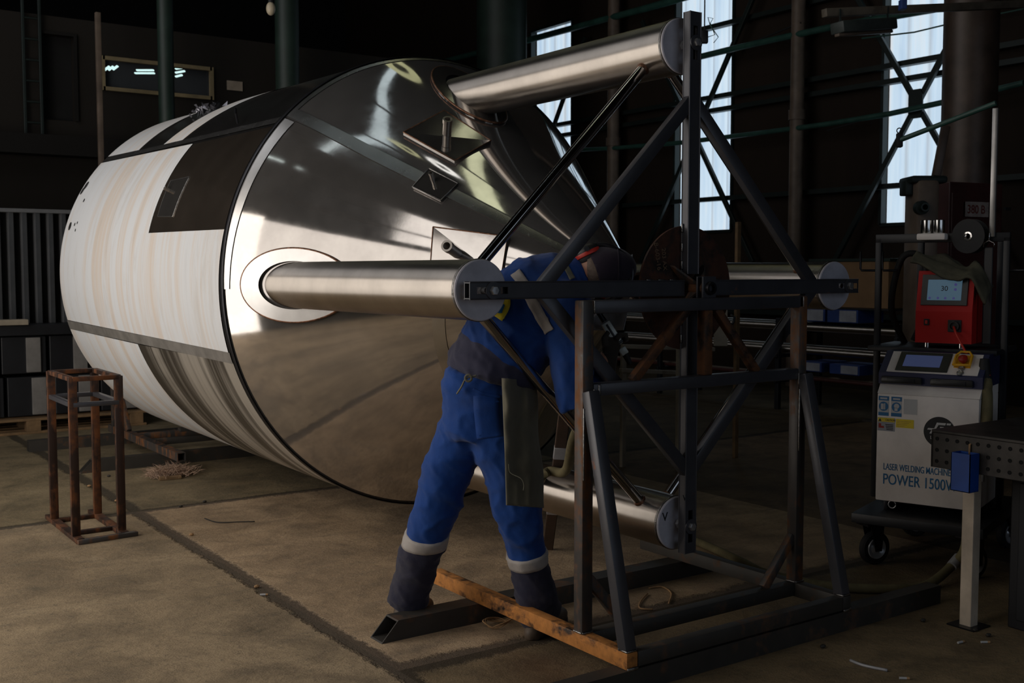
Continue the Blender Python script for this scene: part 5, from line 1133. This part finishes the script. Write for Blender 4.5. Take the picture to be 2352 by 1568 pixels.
# --- right glove: palm, five bent fingers, long cuff
gh = J(1404, 796, 4.30); gu = (J(1418, 752, 4.30) - J(1402, 836, 4.30)).normalized(); gr = gu.cross(FW).normalized()*1.0
gr = RT - gu*RT.dot(gu); gr.normalize()
bb = MB()
bb.ell(gh, gu*.048, gr*.036, FW*.020, 16, 10)
bb.tube([gh - gu*.03, gh - gu*.07, gh - gu*.13, gh - gu*.17], [.032, .033, .040, .045], 16)
for k in range(4):
    root = gh + gu*(.030 - .004*k) + gr*(.026 - .0)*0 + FW*(-.018 + .014*k) + gr*.012; L_ = (.030, .034, .032, .025)[k]
    p1 = root + gu*L_*.7 + gr*.010; p2 = p1 + gr*L_*.8 + gu*.006; p3 = p2 + gr*.006 - gu*L_*.7
    bb.tube([root, p1, p2, p3], [.0115, .011, .0105, .009], 10)
thb = gh + gu*.0 - gr*.026 - FW*.012; bb.tube([thb, thb + gu*.028 - gr*.010 - FW*.008, thb + gu*.056 + gr*.004 - FW*.008], [.014, .0125, .010], 10)
from_mesh(remesh(bb, .0048, 2, lambda c, n: .0012*noise.noise(c*60)), 'glove', M['glove'], person, 180, label='dark work glove gripping the torch')
bb = MB(); gl = J(1290, 778, 4.60); bb.ell(gl, RT*.045, UP*.035, FW*.02, 14, 8)
for k in range(4): r_ = gl + RT*.036 + UP*(.022-.014*k); bb.tube([r_, r_ + RT*.03 + FW*.004, r_ + RT*.048 - FW*.02], [.011, .0105, .009], 8)
bb.tube([gl + UP*.02, gl + UP*.05 + RT*.015, gl + UP*.065 + RT*.035], [.013, .012, .0095], 8); bb.tube([gl - RT*.03, gl - RT*.10], [.032, .038], 12)
from_mesh(remesh(bb, .005, 2), 'glove', M['glove'], person, 180, label='left work glove resting against the cone')
# torch
t0, t1 = J(1388, 738, 4.30), J(1428, 800, 4.31); td = (t1-t0).normalized(); ts = td.cross(FW).normalized()
to = thing('welding_torch', 'pale laser welding torch held in the dark glove by the cone tip', 'torch', t0.lerp(t1, .5))
build(MB().obox(t0.lerp(t1, .45), td, ts, FW, .105, .036, .034, .005), 'housing', M['torch'], to, 30)
build(MB().obox(t0.lerp(t1, .45) - FW*.0185, td, ts, FW, .085, .008, .003, .001), 'side_slot', M['black'], to, 30)
build(MB().obox(t0.lerp(t1, .80), td, ts, FW, .012, .040, .038, .003), 'collar', M['black'], to, 30)
build(MB().tube([t0, t0 - td*.03 + FW*.0, t0 - td*.055 + UP*.012 - RT*.01], [.012, .010, .009], 14), 'nozzle', M['blackmetal'], to, 40); build(MB().tube([t0 - td*.052 + UP*.011 - RT*.009, t0 - td*.085 + UP*.028 - RT*.02], [.011, .005], 14), 'tip', M['twine'], to, 40)
build(MB().obox(t1 + td*.012, td, ts, FW, .03, .03, .03, .004), 'rear_block', M['torch'], to, 30); build(MB().tube([t1 + td*.025, t1 + td*.06 - UP*.01], [.014, .010], 12), 'cable_boot', M['blackrub'], to, 40)
# ================================================================== LIGHT
def area(name, loc, target, sx, sy, power, col, spread=PI):
    l = bpy.data.lights.new(name, 'AREA'); l.shape = 'RECTANGLE'; l.size = sx; l.size_y = sy; l.energy = power; l.color = col; l.spread = spread
    o = bpy.data.objects.new(name, l); o.location = loc; o.rotation_euler = (V(target)-V(loc)).to_track_quat('-Z', 'Z').to_euler(); COL.objects.link(o); return o
def opening(nm, y0, y1, z0, z1, L, col, spread=PI):
    c = (GX-.1, (y0+y1)/2, (z0+z1)/2); a = y1-y0-.04; b = z1-z0-.04
    area(nm, c, (0, c[1], c[2]), a, b, L*PI*a*b, col, spread)
opening('gate_daylight', gm, g1, .02, gz, 2.75, (1., .93, .85))
opening('gate_side_daylight', g0, gm-.02, .02, gs, 1.45, (1., .93, .86))
opening('high_window_daylight', h0, h1, hz0, hz1, 1.6, (1., .95, .9))
opening('added_upper_light', k0, k1, kz0, kz1, 1.25, (.97, .97, 1.))  # added light for highlights on the cone rim and legs
opening('added_slot_light', n0, n1, nz0, nz1, 1.5, (.85, 1., 1.))  # added light, extends the lamp strip's reflection on the cone
area('added_front_fill', (-.5, -7.95, 2.6), (-.5, 0, 2.6), 6.9, 3.9, .54*PI*6.9*3.9, (.72, .84, 1.))  # added bluish fill behind the camera, stands for general hall light
w = bpy.data.worlds.new('world'); sc.world = w; w.use_nodes = True
w.node_tree.nodes['Background'].inputs[0].default_value = (.5, .6, .8, 1); w.node_tree.nodes['Background'].inputs[1].default_value = .003
# ================================================================== CAMERA
cd = bpy.data.cameras.new('camera'); cam = bpy.data.objects.new('camera', cd); COL.objects.link(cam)
cd.sensor_width = 36; cd.sensor_fit = 'HORIZONTAL'; cd.lens = F_PX/IW*36; cd.clip_start = .05; cd.clip_end = 100
Rm = Matrix((RT, UP, -FW)).transposed().to_4x4(); Rm.translation = CAM; cam.matrix_world = Rm
cd.dof.use_dof = True; cd.dof.focus_distance = 4.5; cd.dof.aperture_fstop = 6.3
sc.camera = cam
vs = sc.view_settings; vs.view_transform = 'Standard'; vs.look = 'None'; vs.gamma = 1; vs.use_curve_mapping = False; vs.exposure = 0
sc.display_settings.display_device = 'sRGB'
sc.cycles.max_bounces = 8; sc.cycles.use_denoising = True; sc.cycles.sample_clamp_indirect = 4
